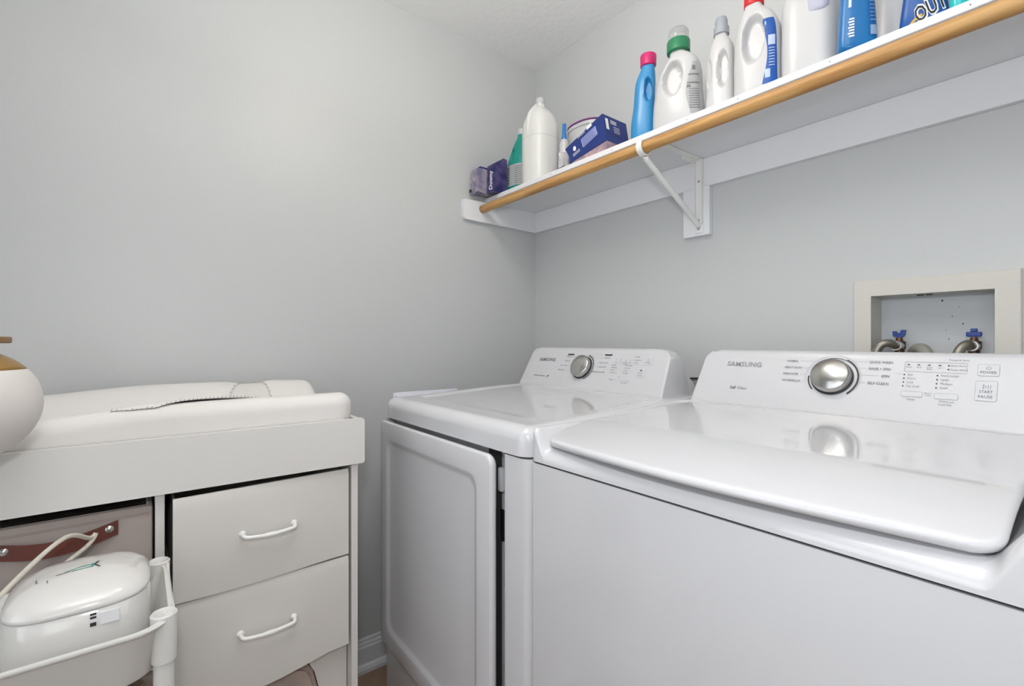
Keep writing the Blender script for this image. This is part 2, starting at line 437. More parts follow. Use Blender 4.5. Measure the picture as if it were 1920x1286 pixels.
# lid
LX0, LX1, LYF, LYB = .999, 1.619, -.846, -.336
def lidtop(x, y):
    u = abs(x-WC)/((LX1-LX0)/2)
    z = 1.0305-.008*sst(-.36, -.70, y)*1
    fr = max(0, (-.69-y)/.156)
    z -= .0275*fr**1.7
    z -= .0035*u**4
    return z
rows = []
NXL, NYL = 60, 54
for j in range(NYL):
    t = j/(NYL-1); t = 1-(1-t)**1.5
    rows.append(t)
bm = bmesh.new(); G = []
for t in rows:       # t=0 back, 1 front
    row = []
    for i in range(NXL):
        a = math.sin((i/(NXL-1)-.5)*PI)
        W = (LX1-LX0)/2; rc = .03
        y = LYB+(LYF-LYB)*t
        e = (y-LYF)
        w = W-(rc-math.sqrt(max(0, rc*rc-(rc-e)**2)) if e < rc else 0)
        w -= .012*sst(.0, 1, t)*0
        x = WC+a*w
        yy = y-.026*(1-a*a)*sst(.45, 1, t)
        ee = min((1-abs(a))*W, e); r = .006
        dr = r-math.sqrt(max(0, r*r-(r-ee)**2)) if ee < r else 0
        row.append(bm.verts.new((x, yy, lidtop(x, y)-dr)))
    G.append(row)
for A, B in zip(G[:-1], G[1:]):
    for i in range(NXL-1): bm.faces.new((A[i], A[i+1], B[i+1], B[i]))
ed = [e for e in bm.edges if len(e.link_faces) == 1]
ret = bmesh.ops.extrude_edge_only(bm, edges=ed)
nv = [v for v in ret['geom'] if isinstance(v, bmesh.types.BMVert)]
for v in nv:
    v.co.z -= .005; v.co.x += (WC-v.co.x)*.004; v.co.y += (-.59-v.co.y)*.006
ne = [e for e in bm.edges if len(e.link_faces) == 1]
ret = bmesh.ops.extrude_edge_only(bm, edges=ne)
for v in ret['geom']:
    if isinstance(v, bmesh.types.BMVert):
        v.co.z -= .001; v.co.x += (WC-v.co.x)*.08; v.co.y += (-.59-v.co.y)*.08
bmesh.ops.contextual_create(bm, geom=[e for e in bm.edges if len(e.link_faces) == 1])
wpart('lid', bm, M_enamel, smooth=True)
wc = wpart('console', console(.992, 1.632), M_plast, angle=35)
def cpart(con, name, bm, m, **k):
    return part(con, name, bm, m, **k)
f = face(.0012)
bm = bmesh.new()
add_text(bm, f, 'SAMSUNG', 1.0690, .094, .0175, bold=.0002, width=.0835)
cpart(wc, 'brand_lettering', bm, mat('silver_print', (142, 143, 147), .45))
bm = bmesh.new()
add_text(bm, f, 'Self', 1.0900, .0335, .0100, bold=.0003); add_text(bm, f, 'Clean', 1.1085, .0335, .0098)
for s, x, b in (('NORMAL', 1.2085, .1105), ('HEAVY DUTY', 1.2060, .0945), ('DELICATES', 1.2055, .0785), ('WATERPROOF', 1.2055, .0620)):
    add_text(bm, f, s, x, b, .0068, bold=.00012, width={'NORMAL': .0235, 'HEAVY DUTY': .037, 'DELICATES': .0315, 'WATERPROOF': .038}[s])
for s, x, b, wd in (('QUICK WASH', 1.3660, .1130, .0385), ('RINSE + SPIN', 1.3665, .0980, .0365), ('SPIN', 1.3890, .0825, .0135), ('SELF CLEAN', 1.3680, .0662, .0345)):
    add_text(bm, f, s, x, b, .0074, bold=.00012, width=wd)
for i, s in enumerate(('Wash', 'Rinse', 'Rapid\nRinse', 'Spin')): add_text(bm, f, s, 1.4310+i*.0153, .1060, .0036, 'CENTER')
add_text(bm, f, 'Preset & Hold', 1.4880, .1225, .0048)
add_text(bm, f, 'Extra Rinse', 1.4915, .1110, .0046); add_text(bm, f, 'Deep Water', 1.4915, .1028, .0046)
for i, s in enumerate(('Hot', 'Warm', 'Cold', 'Tap Cold')): add_text(bm, f, s, 1.4300, .0892-i*.0080, .0052)
for i, s in enumerate(('Extra Large', 'Large', 'Medium', 'Small')): add_text(bm, f, s, 1.4790, .0900-i*.0083, .0054)
add_text(bm, f, 'Temp', 1.4395, .0380, .0055, 'CENTER'); add_text(bm, f, 'Child Lock', 1.4800, .0385, .0048); add_text(bm, f, 'Load Size', 1.4800, .0325, .0048)
add_text(bm, f, 'Preset\n3 sec', 1.4640, .0530, .0042, 'CENTER')
add_text(bm, f, 'POWER', 1.5415, .0990, .0070, 'CENTER', bold=.0001, width=.021)
add_text(bm, f, 'START', 1.5405, .0615, .0076, 'CENTER', bold=.0001, width=.017); add_text(bm, f, 'PAUSE', 1.5400, .0520, .0076, 'CENTER', bold=.0001, width=.018)
arc_strip(bm, f, 1.5415, .1100, .0028, .0034, 120, 420, 16); seg(bm, f, 1.5415, .1100, 1.5415, .1140, .0006)
seg(bm, f, 1.5365, .0695, 1.5365, .0775, .0007); seg(bm, f, 1.5365, .0695, 1.5410, .0735, .0007); seg(bm, f, 1.5365, .0775, 1.5410, .0735, .0007)
seg(bm, f, 1.5430, .0695, 1.5430, .0775, .0007); seg(bm, f, 1.5458, .0695, 1.5458, .0775, .0007)
cpart(wc, 'lettering', bm, M_ink)
bm = bmesh.new()
for i in range(4): seg(bm, f, 1.4300+i*.0153-.0020, .1122, 1.4300+i*.0153+.0020, .1122, .0018)
for z in (.1122, .1045): dot(bm, f, 1.4885, z, .0015)
for i in range(4): dot(bm, f, 1.4253, .0905-i*.0080, .0014); dot(bm, f, 1.4742, .0912-i*.0083, .0014)
DWX, DWB, DWR = 1.3040, .0765, .0375
arc_strip(bm, f, DWX, DWB, .0455, .0490, -48, 62); arc_strip(bm, f, DWX, DWB, .0450, .0462, 62, 110)
arc_strip(bm, f, DWX, DWB, .0435, .0462, 178, 222)
cpart(wc, 'indicator_marks', bm, M_inkd)
bm = bmesh.new()
arc_strip(bm, f, DWX, DWB, .0512, .0519, -35, 190, 50)
for b, x0, x1 in ((.1135, 1.236, 1.30), (.0970, 1.247, 1.262), (.0810, 1.241, 1.252), (.0645, 1.247, 1.258)): seg(bm, f, x0, b, x1, b, .0005)
for b, x0, x1 in ((.1160, 1.310, 1.363), (.1010, 1.350, 1.363), (.0855, 1.352, 1.385), (.0690, 1.345, 1.365)): seg(bm, f, x0, b, x1, b, .0005)
rring(bm, 1.4240, 1.5140, .0975, .1185, .002, .0006, .0, .0002, face(.0010))
seg(bm, f, 1.408, .0935, 1.423, .0915, .0005)
cpart(wc, 'ruled_lines', bm, M_inkl)
g = face(.0002)
for nm, a0, a1, b0, b1 in (('power_button', 1.5275, 1.5555, .0945, .1175), ('start_button', 1.5265, 1.5545, .0465, .0850), ('setting_button', 1.4235, 1.4560, .0452, .0565), ('setting_button', 1.4725, 1.5055, .0445, .0560)):
    bm = bmesh.new(); prism(rrect(a0, a1, b0, b1, .0028), 0, .0006, g, bm)
    o = cpart(wc, nm, bm, M_plast)
    bm = bmesh.new(); rring(bm, a0, a1, b0, b1, .0028, .0006, .0004, .0008, g); part(o, 'button_outline', bm, M_inkl)
dial(wc, DWX, DWB, DWR, .020, 'round chrome dial')

# ---------------- dryer
DX0, DX1 = .2760, .9640
dr = thing('clothes_dryer', 'white clothes dryer with front door, left of the washing machine', 'dryer', (.62, -.5, 0))
def dpart(name, bm, m, **k):
    o = part(dr, name, bm, m, **k); o.matrix_parent_inverse = Matrix.Translation((-.62, .5, 0)); return o
bm = box(DX0, DX1, -.822, CYB, .03, .9445); dpart('cabinet', bm, M_enamel)
# front pillar with rounded corner, right of the door
def pil(x0, x1, yb, z0, z1, rl, rr):
    pts = [(x0, yb)]
    pts += [(x0+rl-rl*math.cos(k*PI/12), CY0+rl-rl*math.sin(k*PI/12)) for k in range(7)]
    pts += [(x1-rr+rr*math.sin(k*PI/16), CY0+rr-rr*math.cos(k*PI/16)) for k in range(9)]
    pts += [(x1, yb)]
    bm = bmesh.new(); prism(pts, z0, z1, lambda a, b, d: (a, b, d), bm); return bm
dpart('front_pillar', pil(.8845, DX1, -.8225, .03, .9445, .005, .018), M_enamel, angle=35)
dpart('lower_panel', pil(DX0, .8835, -.8225, .03, .262, .01, .003), M_enamel, angle=35)
dpart('front_edge', pil(DX0, .284, -.8225, .2625, .9445, .006, .001), M_enamel, angle=35)
dpart('gap_shade', box(.790, .838, -.8242, -.8221, .2625, .940), M_dark)  # dark strip that paints in the shade inside the door gap
bm = box(.842, .857, -.8385, -.8243, .852, .905, .004, 2); dpart('door_latch', bm, M_enamel, angle=40)
dpart('catch_slot', box(.835, .850, -.8262, -.8243, .74, .81, .002, 1), M_black)
dpart('catch_slot', box(.852, .862, -.8262, -.8243, .64, .725, .002, 1), M_black)
DC = (DX0+DX1)/2
def hd(x, y):
    z = 1.008+.018*sst(-.85, -.33, y)
    m = (1-sst(.272, .302, abs(x-DC)))*sst(-.775, -.745, y)*(1-sst(-.38, -.35, y))
    return z-.005*m
dpart('worktop', worktop(DX0, DX1, CY0-.004, CYB, .9485, hd, .030, .035, 110, 100), M_enamel, smooth=True)
for x in (DX0+.05, DX1-.05):
    for y in (CY0+.07, CYB-.05): dpart('levelling_foot', lathe([(.018, 0), (.02, .012), (.012, .015), (.012, .03)], 14, (x, y, 0)), M_black)
# door: outer frame with a shallow dished middle, standing very slightly open
dw, dz0, dz1 = .591, .268, .9405
def dring(inset, y, r):
    return [(a, y, b) for a, b in rrect(inset, dw-inset, dz0+inset, dz1-inset, r, 8)]
rings = [dring(.004, .018, .02), dring(.0, .012, .024), dring(0, .005, .024), dring(.0015, .0012, .023), dring(.005, 0, .022), dring(.048, -.002, .03), dring(.054, -.0012, .030), dring(.062, .0035, .03), dring(.07, .0045, .03), dring(.12, .005, .03)]
bm = loft(rings)
do = dpart('door', bm, M_enamel, angle=60)
do.location = (.2815, CY0-.020, 0); do.rotation_euler = (0, 0, math.radians(-.55))
part(do, 'hinge', box(0, .006, .0185, .024, .86, .89), M_steel); part(do, 'hinge', box(0, .006, .0185, .024, .32, .35), M_steel)
dc = dpart('console', console(.286, .909), M_plast, angle=35)
bm = bmesh.new()
add_text(bm, f, 'SAMSUNG', .3540, .0840, .0175, bold=.0003, width=.0840)
cpart(dc, 'brand_lettering', bm, M_ink)
bm = bmesh.new()
add_text(bm, f, 'Moisture Sensor', .3560, .0235, .0078, width=.060); seg(bm, f, .426, .0235, .431, .030, .0025); seg(bm, f, .430, .0235, .435, .030, .0010)
for x0, x1, b in ((.4915, .5220, .1125), (.6585, .6890, .1145)): bm.faces.new([bm.verts.new(f(a, q)) for a, q in rrect(x0, x1, b-.0025, b+.0025, .0012, 2)])
cpart(dc, 'indicator_marks', bm, M_inkd)
bm = bmesh.new()
for s, x, b, wd in (('NORMAL', .4870, .1020, .026), ('DELICATES', .4860, .0860, .024), ('HEAVY DUTY', .4730, .0680, .036), ('BEDDING', .4700, .0510, .029)): add_text(bm, f, s, x, b, .0060, width=wd)
for s, x, b, wd in (('TIME DRY', .6600, .1010, .026), ('QUICK DRY', .6460, .0845, .036), ('AIR FLUFF', .6500, .0690, .029), ('WRINKLE RELEASE', .6250, .0515, .056)): add_text(bm, f, s, x, b, .0066, width=wd)
for i, s in enumerate(('Dry', 'Cool', 'Wrinkle\nPrevent', 'End')): add_text(bm, f, s, .7130+i*.0175, .0895, .0050, 'CENTER')
add_text(bm, f, 'Settings', .7780, .1090, .0060)
add_text(bm, f, 'Damp Alert', .7800, .0985, .0050); add_text(bm, f, 'Wrinkle', .7800, .0895, .0050)
for i, s in enumerate(('High', 'Medium', 'Low', 'Extra Low')): add_text(bm, f, s, .7065, .0785-i*.0085, .0055)
for i, s in enumerate(('Very Dry', 'Normal', 'Less', 'Damp')): add_text(bm, f, s, .7580, .0790-i*.0085, .0055)
add_text(bm, f, 'POWER', .8290, .0905, .0060, 'CENTER'); arc_strip(bm, f, .829, .1015, .0028, .0034, 120, 420, 14); seg(bm, f, .829, .101, .829, .1055, .0007)
add_text(bm, f, 'START', .8150, .0560, .0062, 'CENTER'); add_text(bm, f, 'PAUSE', .8150, .0480, .0062, 'CENTER'); seg(bm, f, .811, .067, .819, .067, .005)
add_text(bm, f, 'Temp', .7150, .0290, .0060, 'CENTER'); add_text(bm, f, 'Dry Level', .7680, .0220, .0060, 'CENTER'); add_text(bm, f, 'OK', .7420, .0390, .0050, 'CENTER')
cpart(dc, 'lettering', bm, M_ink)
bm = bmesh.new()
for i in range(4): dot(bm, f, .7130+i*.0175, .0985, .0012); dot(bm, f, .7030, .0805-i*.0085, .0013); dot(bm, f, .7535, .0810-i*.0085, .0013)
DDX, DDB, DDR = .5790, .0665, .0385
arc_strip(bm, f, DDX, DDB, .0445, .0475, -62, 75)
cpart(dc, 'status_dots', bm, M_inkd)
bm = bmesh.new()
arc_strip(bm, f, DDX, DDB, .0505, .0512, -40, 75, 40)
for b, x0, x1 in ((.104, .516, .54), (.088, .513, .53), (.070, .511, .53), (.053, .502, .525)): seg(bm, f, x0, b, x1, b, .0005)
for b, x0, x1 in ((.117, .61, .655), (.103, .63, .655), (.087, .635, .644), (.071, .632, .648)): seg(bm, f, x0, b, x1, b, .0005)
seg(bm, f, .705, .0860, .80, .0860, .0005); seg(bm, f, .745, .0305, .79, .0305, .0005)
cpart(dc, 'ruled_lines', bm, M_inkl)
for a0, a1, b0, b1 in ((.700, .731, .0335, .0445), (.752, .784, .0275, .0385), (.812, .846, .085, .112), (.799, .831, .043, .076)):
    bm = bmesh.new(); prism(rrect(a0, a1, b0, b1, .0028), 0, .0006, g, bm); cpart(dc, 'setting_button', bm, M_plast)
dial(dc, DDX, DDB, DDR, .020, 'round grey metal dial')

# mesh basket sticking up between the two machines
t = thing('mesh_basket', 'small grey perforated basket with black rim showing between dryer and washer consoles', 'basket', (.955, -.17, 0))
bm = bmesh.new()
A = [(-.030, 1.0335), (-.012, 1.0335), (.030, 1.070), (-.055, 1.070)]
for i in range(7):
    s = -.055+i*.085/6; tt = max(-.030, min(-.012, s*.25-.02)); tube([(tt, 0, 1.031), (s, 0, 1.070)], .0011, 6, bm)
for k in range(5):
    z = 1.032+k*.0085; q = (z-1.031)/.04
    tube([(-.030-.025*q, 0, z), (-.012+.042*q, 0, z)], .0014, 6, bm)
part(t, 'wire_side', bm, M_mesh)
part(t, 'backing', prism([(-.030, 1.0305), (-.012, 1.0305), (.030, 1.070), (-.055, 1.070)], .003, .004, lambda a, b, d: (a, d, b)), M_labgrey)
part(t, 'rim', tube([(-.057, 0, 1.071), (-.02, 0, 1.0725), (.032, 0, 1.071)], .0030, 8), M_black)

# white folded board leaning between dryer and left wall
bm = bmesh.new()
bx(bm, .205, .217, -.80, -.555, .0, 1.012, .004, 2)
bx(bm, .219, .231, -.795, -.58, .0, 1.005, .004, 2)
tag(frombm('folded_board', bm, mat('board_white', (214, 214, 224), .4), angle=40), 'thin folded white board standing between the dryer and the left wall', 'board')

# ================================================================ OUTLET BOX
ob = thing('washer_outlet_box', 'cream recessed plumbing box on the back wall above the washing machine', 'outlet box', (1.409, 0, 1.15))
def opart(name, bm, m, **k):
    o = part(ob, name, bm, m, **k); o.matrix_parent_inverse = Matrix.Translation((-1.409, 0, -1.15)); return o
bm = bmesh.new()
def fr(a, b, d): return (a, d, b)
o_ = [(1.260, 1.000), (1.558, 1.000), (1.558, 1.333), (1.260, 1.333)]; i_ = [(1.298, 1.045), (1.518, 1.045), (1.518, 1.2935), (1.298, 1.2935)]
V = [[bm.verts.new(fr(a, b, d)) for a, b in Pp] for Pp, d in ((o_, -.0005), (o_, -.010), ([(a+(.002 if a < 1.4 else -.002), b+(.002 if b < 1.2 else -.002)) for a, b in o_], -.012), ([(a, b) for a, b in i_], -.012), (i_, -.0005))]
for q in range(5):
    A, B = V[q], V[(q+1) % 5]
    for j in range(4): bm.faces.new((A[j], A[(j+1) % 4], B[(j+1) % 4], B[j]))
opart('face_frame', bm, M_frame)
bm = bmesh.new()
bx(bm, 1.2945, 1.298, -.0004, .078, 1.0415, 1.297); bx(bm, 1.518, 1.5215, -.0004, .078, 1.0415, 1.297)
bx(bm, 1.298, 1.518, -.0004, .078, 1.0415, 1.045); bx(bm, 1.298, 1.518, -.0004, .078, 1.2935, 1.297)
opart('box_shell', bm, M_frame)
opart('box_back', box(1.298, 1.518, .0745, .078, 1.045, 1.2935), M_boxin)
opart('back_step', box(1.405, 1.5175, .062, .0744, 1.045, 1.1820), M_boxin)
bm = bmesh.new()
for a, b, r in ((1.418, 1.279, .0018), (1.436, 1.240, .0010), (1.455, 1.222, .0014), (1.448, 1.262, .0008), (1.425, 1.208, .0008), (1.43, 1.186, .0012)):
    bm.faces.new([bm.verts.new((a+r*math.cos(k), .0742, b+1.7*r*math.sin(k))) for k in (0, 1, 2, 3, 4, 5)])
opart('dirt_speck', bm, M_dark)
bm = bmesh.new()
for x in (1.385, 1.402): bx(bm, x-.006, x+.006, .030, .036, 1.2915, 1.2934)
opart('knockout_mark', bm, M_dark)
def valve(name, x, rz, label):
    v = thing(name, label, 'valve', (x, .045, 1.150))
    part(v, 'valve_body', lathe([(.010, 0), (.010, .012), (.013, .014), (.013, .030), (.008, .032), (.006, .040)], 20), M_copper, angle=40)
    bm = bmesh.new(); loft([[(0.012*math.cos(2*PI*k/14), y, .020+.012*math.sin(2*PI*k/14)) for k in range(14)] for y in (-.035, 0)], True, bm)
    part(v, 'outlet_collar', bm, M_steel, angle=40)
    bm = bmesh.new()
    if rz:   # wing handle seen edge-on: cross with raised middle
        bx(bm, -.013, .013, -.006, .006, .041, .052, .002); bx(bm, -.0055, .0055, -.006, .006, .052, .060, .0015)
    else:
        prism([(-.013, .056), (-.012, .044), (-.006, .0405), (.006, .0405), (.011, .046), (.013, .059), (.004, .059), (.002, .052), (-.004, .050), (-.006, .056)], -.006, .006, lambda a, b, d: (a, d, b), bm)
    part(v, 'valve_handle', bm, M_vblue, label='blue handle')
    return v
valve('water_valve', 1.342, 0, 'blue-handled brass water valve at the left inside the recessed box')
valve('water_valve', 1.478, 1, 'blue-handled brass water valve at the right inside the recessed box')
tag(frombm('supply_hose', tube([(1.342, .006, 1.170), (1.336, -.014, 1.176), (1.322, -.022, 1.172), (1.312, -.028, 1.150), (1.314, -.045, 1.10), (1.330, -.07, 1.03), (1.335, -.11, .98)], .0095, 14, smoothn=6), M_braid, smooth=True), 'braided metal hose curving down from the left blue-handled valve', 'hose')
tag(frombm('supply_hose', tube([(1.478, .006, 1.170), (1.474, -.010, 1.174), (1.464, -.022, 1.160), (1.455, -.035, 1.12), (1.452, -.065, 1.04), (1.452, -.11, .98)], .0095, 14, smoothn=6), M_braid, smooth=True), 'braided metal hose running down from the right blue-handled valve', 'hose')
tag(frombm('drain_hose', tube([(1.375, .040, 1.05), (1.372, .030, 1.135), (1.385, .0, 1.160), (1.405, -.03, 1.158), (1.418, -.06, 1.12), (1.420, -.09, 1.0)], .0135, 14, smoothn=6), mat('grey_hose', (150, 148, 140), .5), smooth=True), 'grey corrugated drain hose hooked over between the two valves', 'hose')
ob_ = None

# ================================================================ DRESSER / CHANGING TABLE
dt = thing('changing_table', 'white changing table dresser with two fabric drawers against the left wall', 'changing table', (.25, -1.43, 0))
def tpart(name, bm, m, **k):
    o = part(dt, name, bm, m, **k); o.matrix_parent_inverse = Matrix.Translation((-.25, 1.43, 0)); return o
TR, TL = -1.022, -1.846          # right and left ends (y)
tpart('side_panel', box(.032, .498, TR-.016, TR, 0, .876, .0008, 1), M_lam)
tpart('side_panel', box(.032, .498, TL, TL+.016, 0, .876, .0008, 1), M_lam)
tpart('divider', box(.032, .498, -1.432, -1.4165, .06, .876, .0008, 1), M_lam)
tpart('back_panel', box(.030, .036, TL+.016, TR-.016, .05, .876), M_dark)
tpart('top_board', box(.030, .498, TL, TR, .8765, .890), M_lam)
tpart('front_rail', prism(rrect(TL-.012, TR+.012, .876, .988, .006, 4), .499, .513, lambda a, b, d: (d, a, b)), M_lam)
tpart('back_rail', prism(rrect(TL-.012, TR+.012, .876, .988, .006, 4), .0295, .0435, lambda a, b, d: (d, a, b)), M_lam)
tpart('end_rail', box(.044, .4988, TR-.001, TR+.011, .8765, .985, .001, 1), M_lam)
tpart('end_rail', box(.044, .4988, TL-.011, TL+.001, .8765, .985, .001, 1), M_lam)
tpart('bottom_board', box(.036, .495, TL+.016, TR-.016, .055, .070), M_lam)
tpart('mid_board', box(.036, .46, TL+.016, -1.432, .520, .534), M_lam)
tpart('side_tray', box(.02, .70, TL-.10, -1.647, .9885, .9965, .002, 1), M_lam)
def drawer(y0, y1, z0, z1, pull, tilt, sag, hb):
    """fabric drawer: front sheet slightly bowed, open top"""
    nx, nz = 24, 16; bm = bmesh.new(); G = []
    for j in range(nz+1):
        row = []
        for i in range(nx+1):
            s = i/nx; q = j/nz      # s 0 left .. 1 right
            y = y0+(y1-y0)*s; zl = z0-sag*math.sin(PI*min(1, s*1.15))*(1-s*.3); zt = z1
            z = zl+(zt-zl)*q
            x = .496+pull*(1-s)+tilt*q*(1-s)+.004*math.sin(PI*s)*math.sin(PI*q)
            # soft rounded lip
            if q > .97: x -= .003
            row.append(bm.verts.new((x, y, z)))
        G.append(row)
    for A, B in zip(G[:-1], G[1:]):
        for i in range(nx): bm.faces.new((A[i], A[i+1], B[i+1], B[i]))
    r = bmesh.ops.extrude_face_region(bm, geom=list(bm.faces))
    for v in r['geom']:
        if isinstance(v, bmesh.types.BMVert): v.co.x -= .006
    o = tpart('drawer', bm, M_fab, angle=50)
    bm = bmesh.new()
    xf = .490
    for ya in (y0+.002, y1-.006): bx(bm, .06, xf, ya, ya+.004, z0+.01, z1-.012)
    bx(bm, .06, .064, y0, y1, z0+.01, z1-.012); bx(bm, .06, xf, y0, y1, z0+.008, z0+.012)
    part(o, 'drawer_body', bm, M_fab)
    # handle : twisted bow pull
    hy0, hy1, hz = hb
    hx = .496+pull*.55+tilt*.3+.004
    pts = [(hx-.002, hy0, hz), (hx+.012, hy0, hz), (hx+.021, hy0+.006, hz-.003), (hx+.024, hy0+.03, hz-.005), (hx+.024, (hy0+hy1)/2, hz-.006), (hx+.024, hy1-.03, hz-.005), (hx+.021, hy1-.006, hz-.003), (hx+.012, hy1, hz), (hx-.002, hy1, hz)]
    bm = tube(pts, .0042, 10, smoothn=5)
    for yy in (hy0, hy1):
        bmesh.ops.create_uvsphere(bm, u_segments=14, v_segments=8, radius=.0075, matrix=Matrix.Translation((hx+.002, yy, hz))@Matrix.Diagonal((.6, 1, 1, 1)))
    m = (hy0+hy1)/2
    bmesh.ops.create_uvsphere(bm, u_segments=14, v_segments=8, radius=.006, matrix=Matrix.Translation((hx+.024, m, hz-.006))@Matrix.Diagonal((.9, 4, .9, 1)))
    part(o, 'handle', bm, M_wmet, smooth=True)
    return o
drawer(-1.404, -1.0445, .651, .8625, .018, .004, .004, (-1.281, -1.176, .763))
drawer(-1.410, -1.0445, .426, .6455, .014, .0, .020, (-1.284, -1.176, .546))
tpart('drawer_clip', box(.498, .507, -1.4135, -1.4065, .655, .675, .001, 1), M_lam)
tpart('inner_liner', prism([(-1.0405, .0705), (-1.0405, .43), (-1.136, .43), (-1.130, .394), (-1.1185, .372), (-1.0935, .27), (-1.0885, .0705)], .462, .468, lambda a, b, d: (d, a, b)), M_fab)

# fabric bin in the left compartment
fb = thing('fabric_bin', 'taupe fabric storage bin with brown leather handle in the open left compartment', 'storage bin', (.27, -1.62, .534))
bm = box(-.22, .218, -.196, .1845, .0005, .319, .006, 2)
top = [fa for fa in bm.faces if fa.calc_center_median().z > .3185 and fa.calc_area() > .05]
r = bmesh.ops.inset_region(bm, faces=top, thickness=.006); 
r2 = bmesh.ops.extrude_face_region(bm, geom=top)
for v in r2['geom']:
    if isinstance(v, bmesh.types.BMVert): v.co.z -= .28
bmesh.ops.delete(bm, geom=top, context='FACES_ONLY') if False else None
part(fb, 'bin_body', bm, M_taupe, angle=40)
bm = bmesh.new(); 
for z in (.305, .302): bx(bm, .2182, .2188, -.19, .180, z, z+.0006)
part(fb, 'hem_stitch', bm, mat('taupe_thread', (150, 138, 132), .9))
bm = bmesh.new(); n = 26; ring = []
for i in range(n+1):
    s = i/n; y = -.035+s*.166; dz = -.012*math.sin(PI*s)*(1-.2*s); out = .004+.016*math.sin(PI*s)**1.2
    yw = y; z = .2815+.0065*s+dz
    ring.append([(.218+out-.0013, yw, z-.0135), (.218+out+.0013, yw, z-.0135), (.218+out+.0013, yw, z+.0135), (.218+out-.0013, yw, z+.0135)])
hs = part(fb, 'handle_strap', loft(ring), M_leather, angle=40, label='brown leather strap handle')
for y, z in ((-.022, .2815), (.118, .288)):
    bm = bmesh.new()
    loft([[(.218+.0072+d, y+r*math.cos(2*PI*k/16), z+r*math.sin(2*PI*k/16)) for k in range(16)] for r, d in ((.0078, 0), (.0078, .001), (.0065, .003), (.0035, .0045), (.0005, .005))], True, bm)
    part(hs, 'stud', bm, M_steel, smooth=True)
# taupe bin at the bottom right
bm = bmesh.new()
prism([(-1.395, .075), (-1.090, .075), (-1.095, .27), (-1.120, .372), (-1.132, .392), (-1.15, .402), (-1.22, .408), (-1.30, .405), (-1.395, .395)], .10, .470, lambda a, b, d: (d, a, b), bm)
bmesh.ops.bevel(bm, geom=[e for e in bm.edges if abs(e.verts[0].co.x-e.verts[1].co.x) < .001 and e.verts[0].co.x > .4], offset=.012, segments=3, affect='EDGES')
lb = frombm('storage_basket', bm, mat('taupe_basket', (164, 150, 144), .8, noise=.1, nscale=10, ramp=(190, 170, 156), bump=.2, bscale=300), angle=30)
tag(lb, 'taupe rounded storage basket under the lower fabric drawer of the changing table', 'basket')

# ---------------- changing pad
PX0, PX1, PY0, PY1 = .050, .496, -1.725, -1.0245
pad = thing('changing_pad', 'white contoured changing pad lying on top of the dresser', 'changing pad', (.27, -1.38, .8905))
nx, ny = 56, 84; bm = bmesh.new(); G = []
def padtop(u, v):     # u -1..1 across (front = +1), v -1..1 along (right = +1)
    side = 1.050 if u > 0 else 1.064
    zc = 1.000
    p = abs(u); z = zc+(side-zc)*sst(.15, .80, p)
    z -= .018*sst(.1, 1.0, -v)*(1 if u < 0 else 1.3)+(.006 if u > 0 else .002)*sst(0, 1, v)*0
    # soft depression towards the right end at the back
    if u < 0: z -= .010*math.exp(-((v-.50)/.12)**2)+.005*sst(.6, .9, v)
    return z
for j in range(ny+1):
    v = math.sin((j/ny-.5)*PI); row = []
    for i in range(nx+1):
        u = math.sin((i/nx-.5)*PI)
        cx, cy = (PX0+PX1)/2, (PY0+PY1)/2; W, H = (PX1-PX0)/2, (PY1-PY0)/2
        # square -> rounded rectangle
        ex, ey = (1-abs(u))*W, (1-abs(v))*H; rc = .05
        sx = 0
        if ex < rc and ey < rc:
            dx, dy = rc-ex, rc-ey; m = max(dx, dy); L = math.hypot(dx, dy); k = m/L if L > 0 else 1
            ex2, ey2 = rc-dx*k, rc-dy*k
        else: ex2, ey2 = ex, ey
        x = cx+math.copysign(W-ex2, u); y = cy+math.copysign(H-ey2, v)
        e = min(ex, ey); r = .030
        dr_ = r-math.sqrt(max(0, r*r-(r-e)**2)) if e < r else 0
        z = padtop(u, v)-dr_
        row.append(bm.verts.new((x, y, z)))
    G.append(row)
for A, B in zip(G[:-1], G[1:]):
    for i in range(nx): bm.faces.new((A[i], A[i+1], B[i+1], B[i]))
for zt, k in ((1.0, 1.0), (.96, .985), (.892, .975)):
    ed = [e for e in bm.edges if len(e.link_faces) == 1]
    r = bmesh.ops.extrude_edge_only(bm, edges=ed)
    for v in r['geom']:
        if isinstance(v, bmesh.types.BMVert):
            v.co.z = min(v.co.z, zt) if zt == 1.0 else zt
            v.co.x = .272+(v.co.x-.272)*k; v.co.y = -1.38+(v.co.y+1.38)*(1-(1-k)*.6)
bmesh.ops.contextual_create(bm, geom=[e for e in bm.edges if len(e.link_faces) == 1])
po_ = part(pad, 'pad_cushion', bm, M_pad, smooth=True); po_.matrix_parent_inverse = Matrix.Translation((-.27, 1.38, -.8905))

def padz(x, y):
    e = max(0, .496-x)
    return padtop(max(-1, min(1, (x-.273)/.223)), max(-1, min(1, (y+1.375)/.35)))-(.030-math.sqrt(max(0, .0009-(.030-e)**2)) if e < .030 else 0)
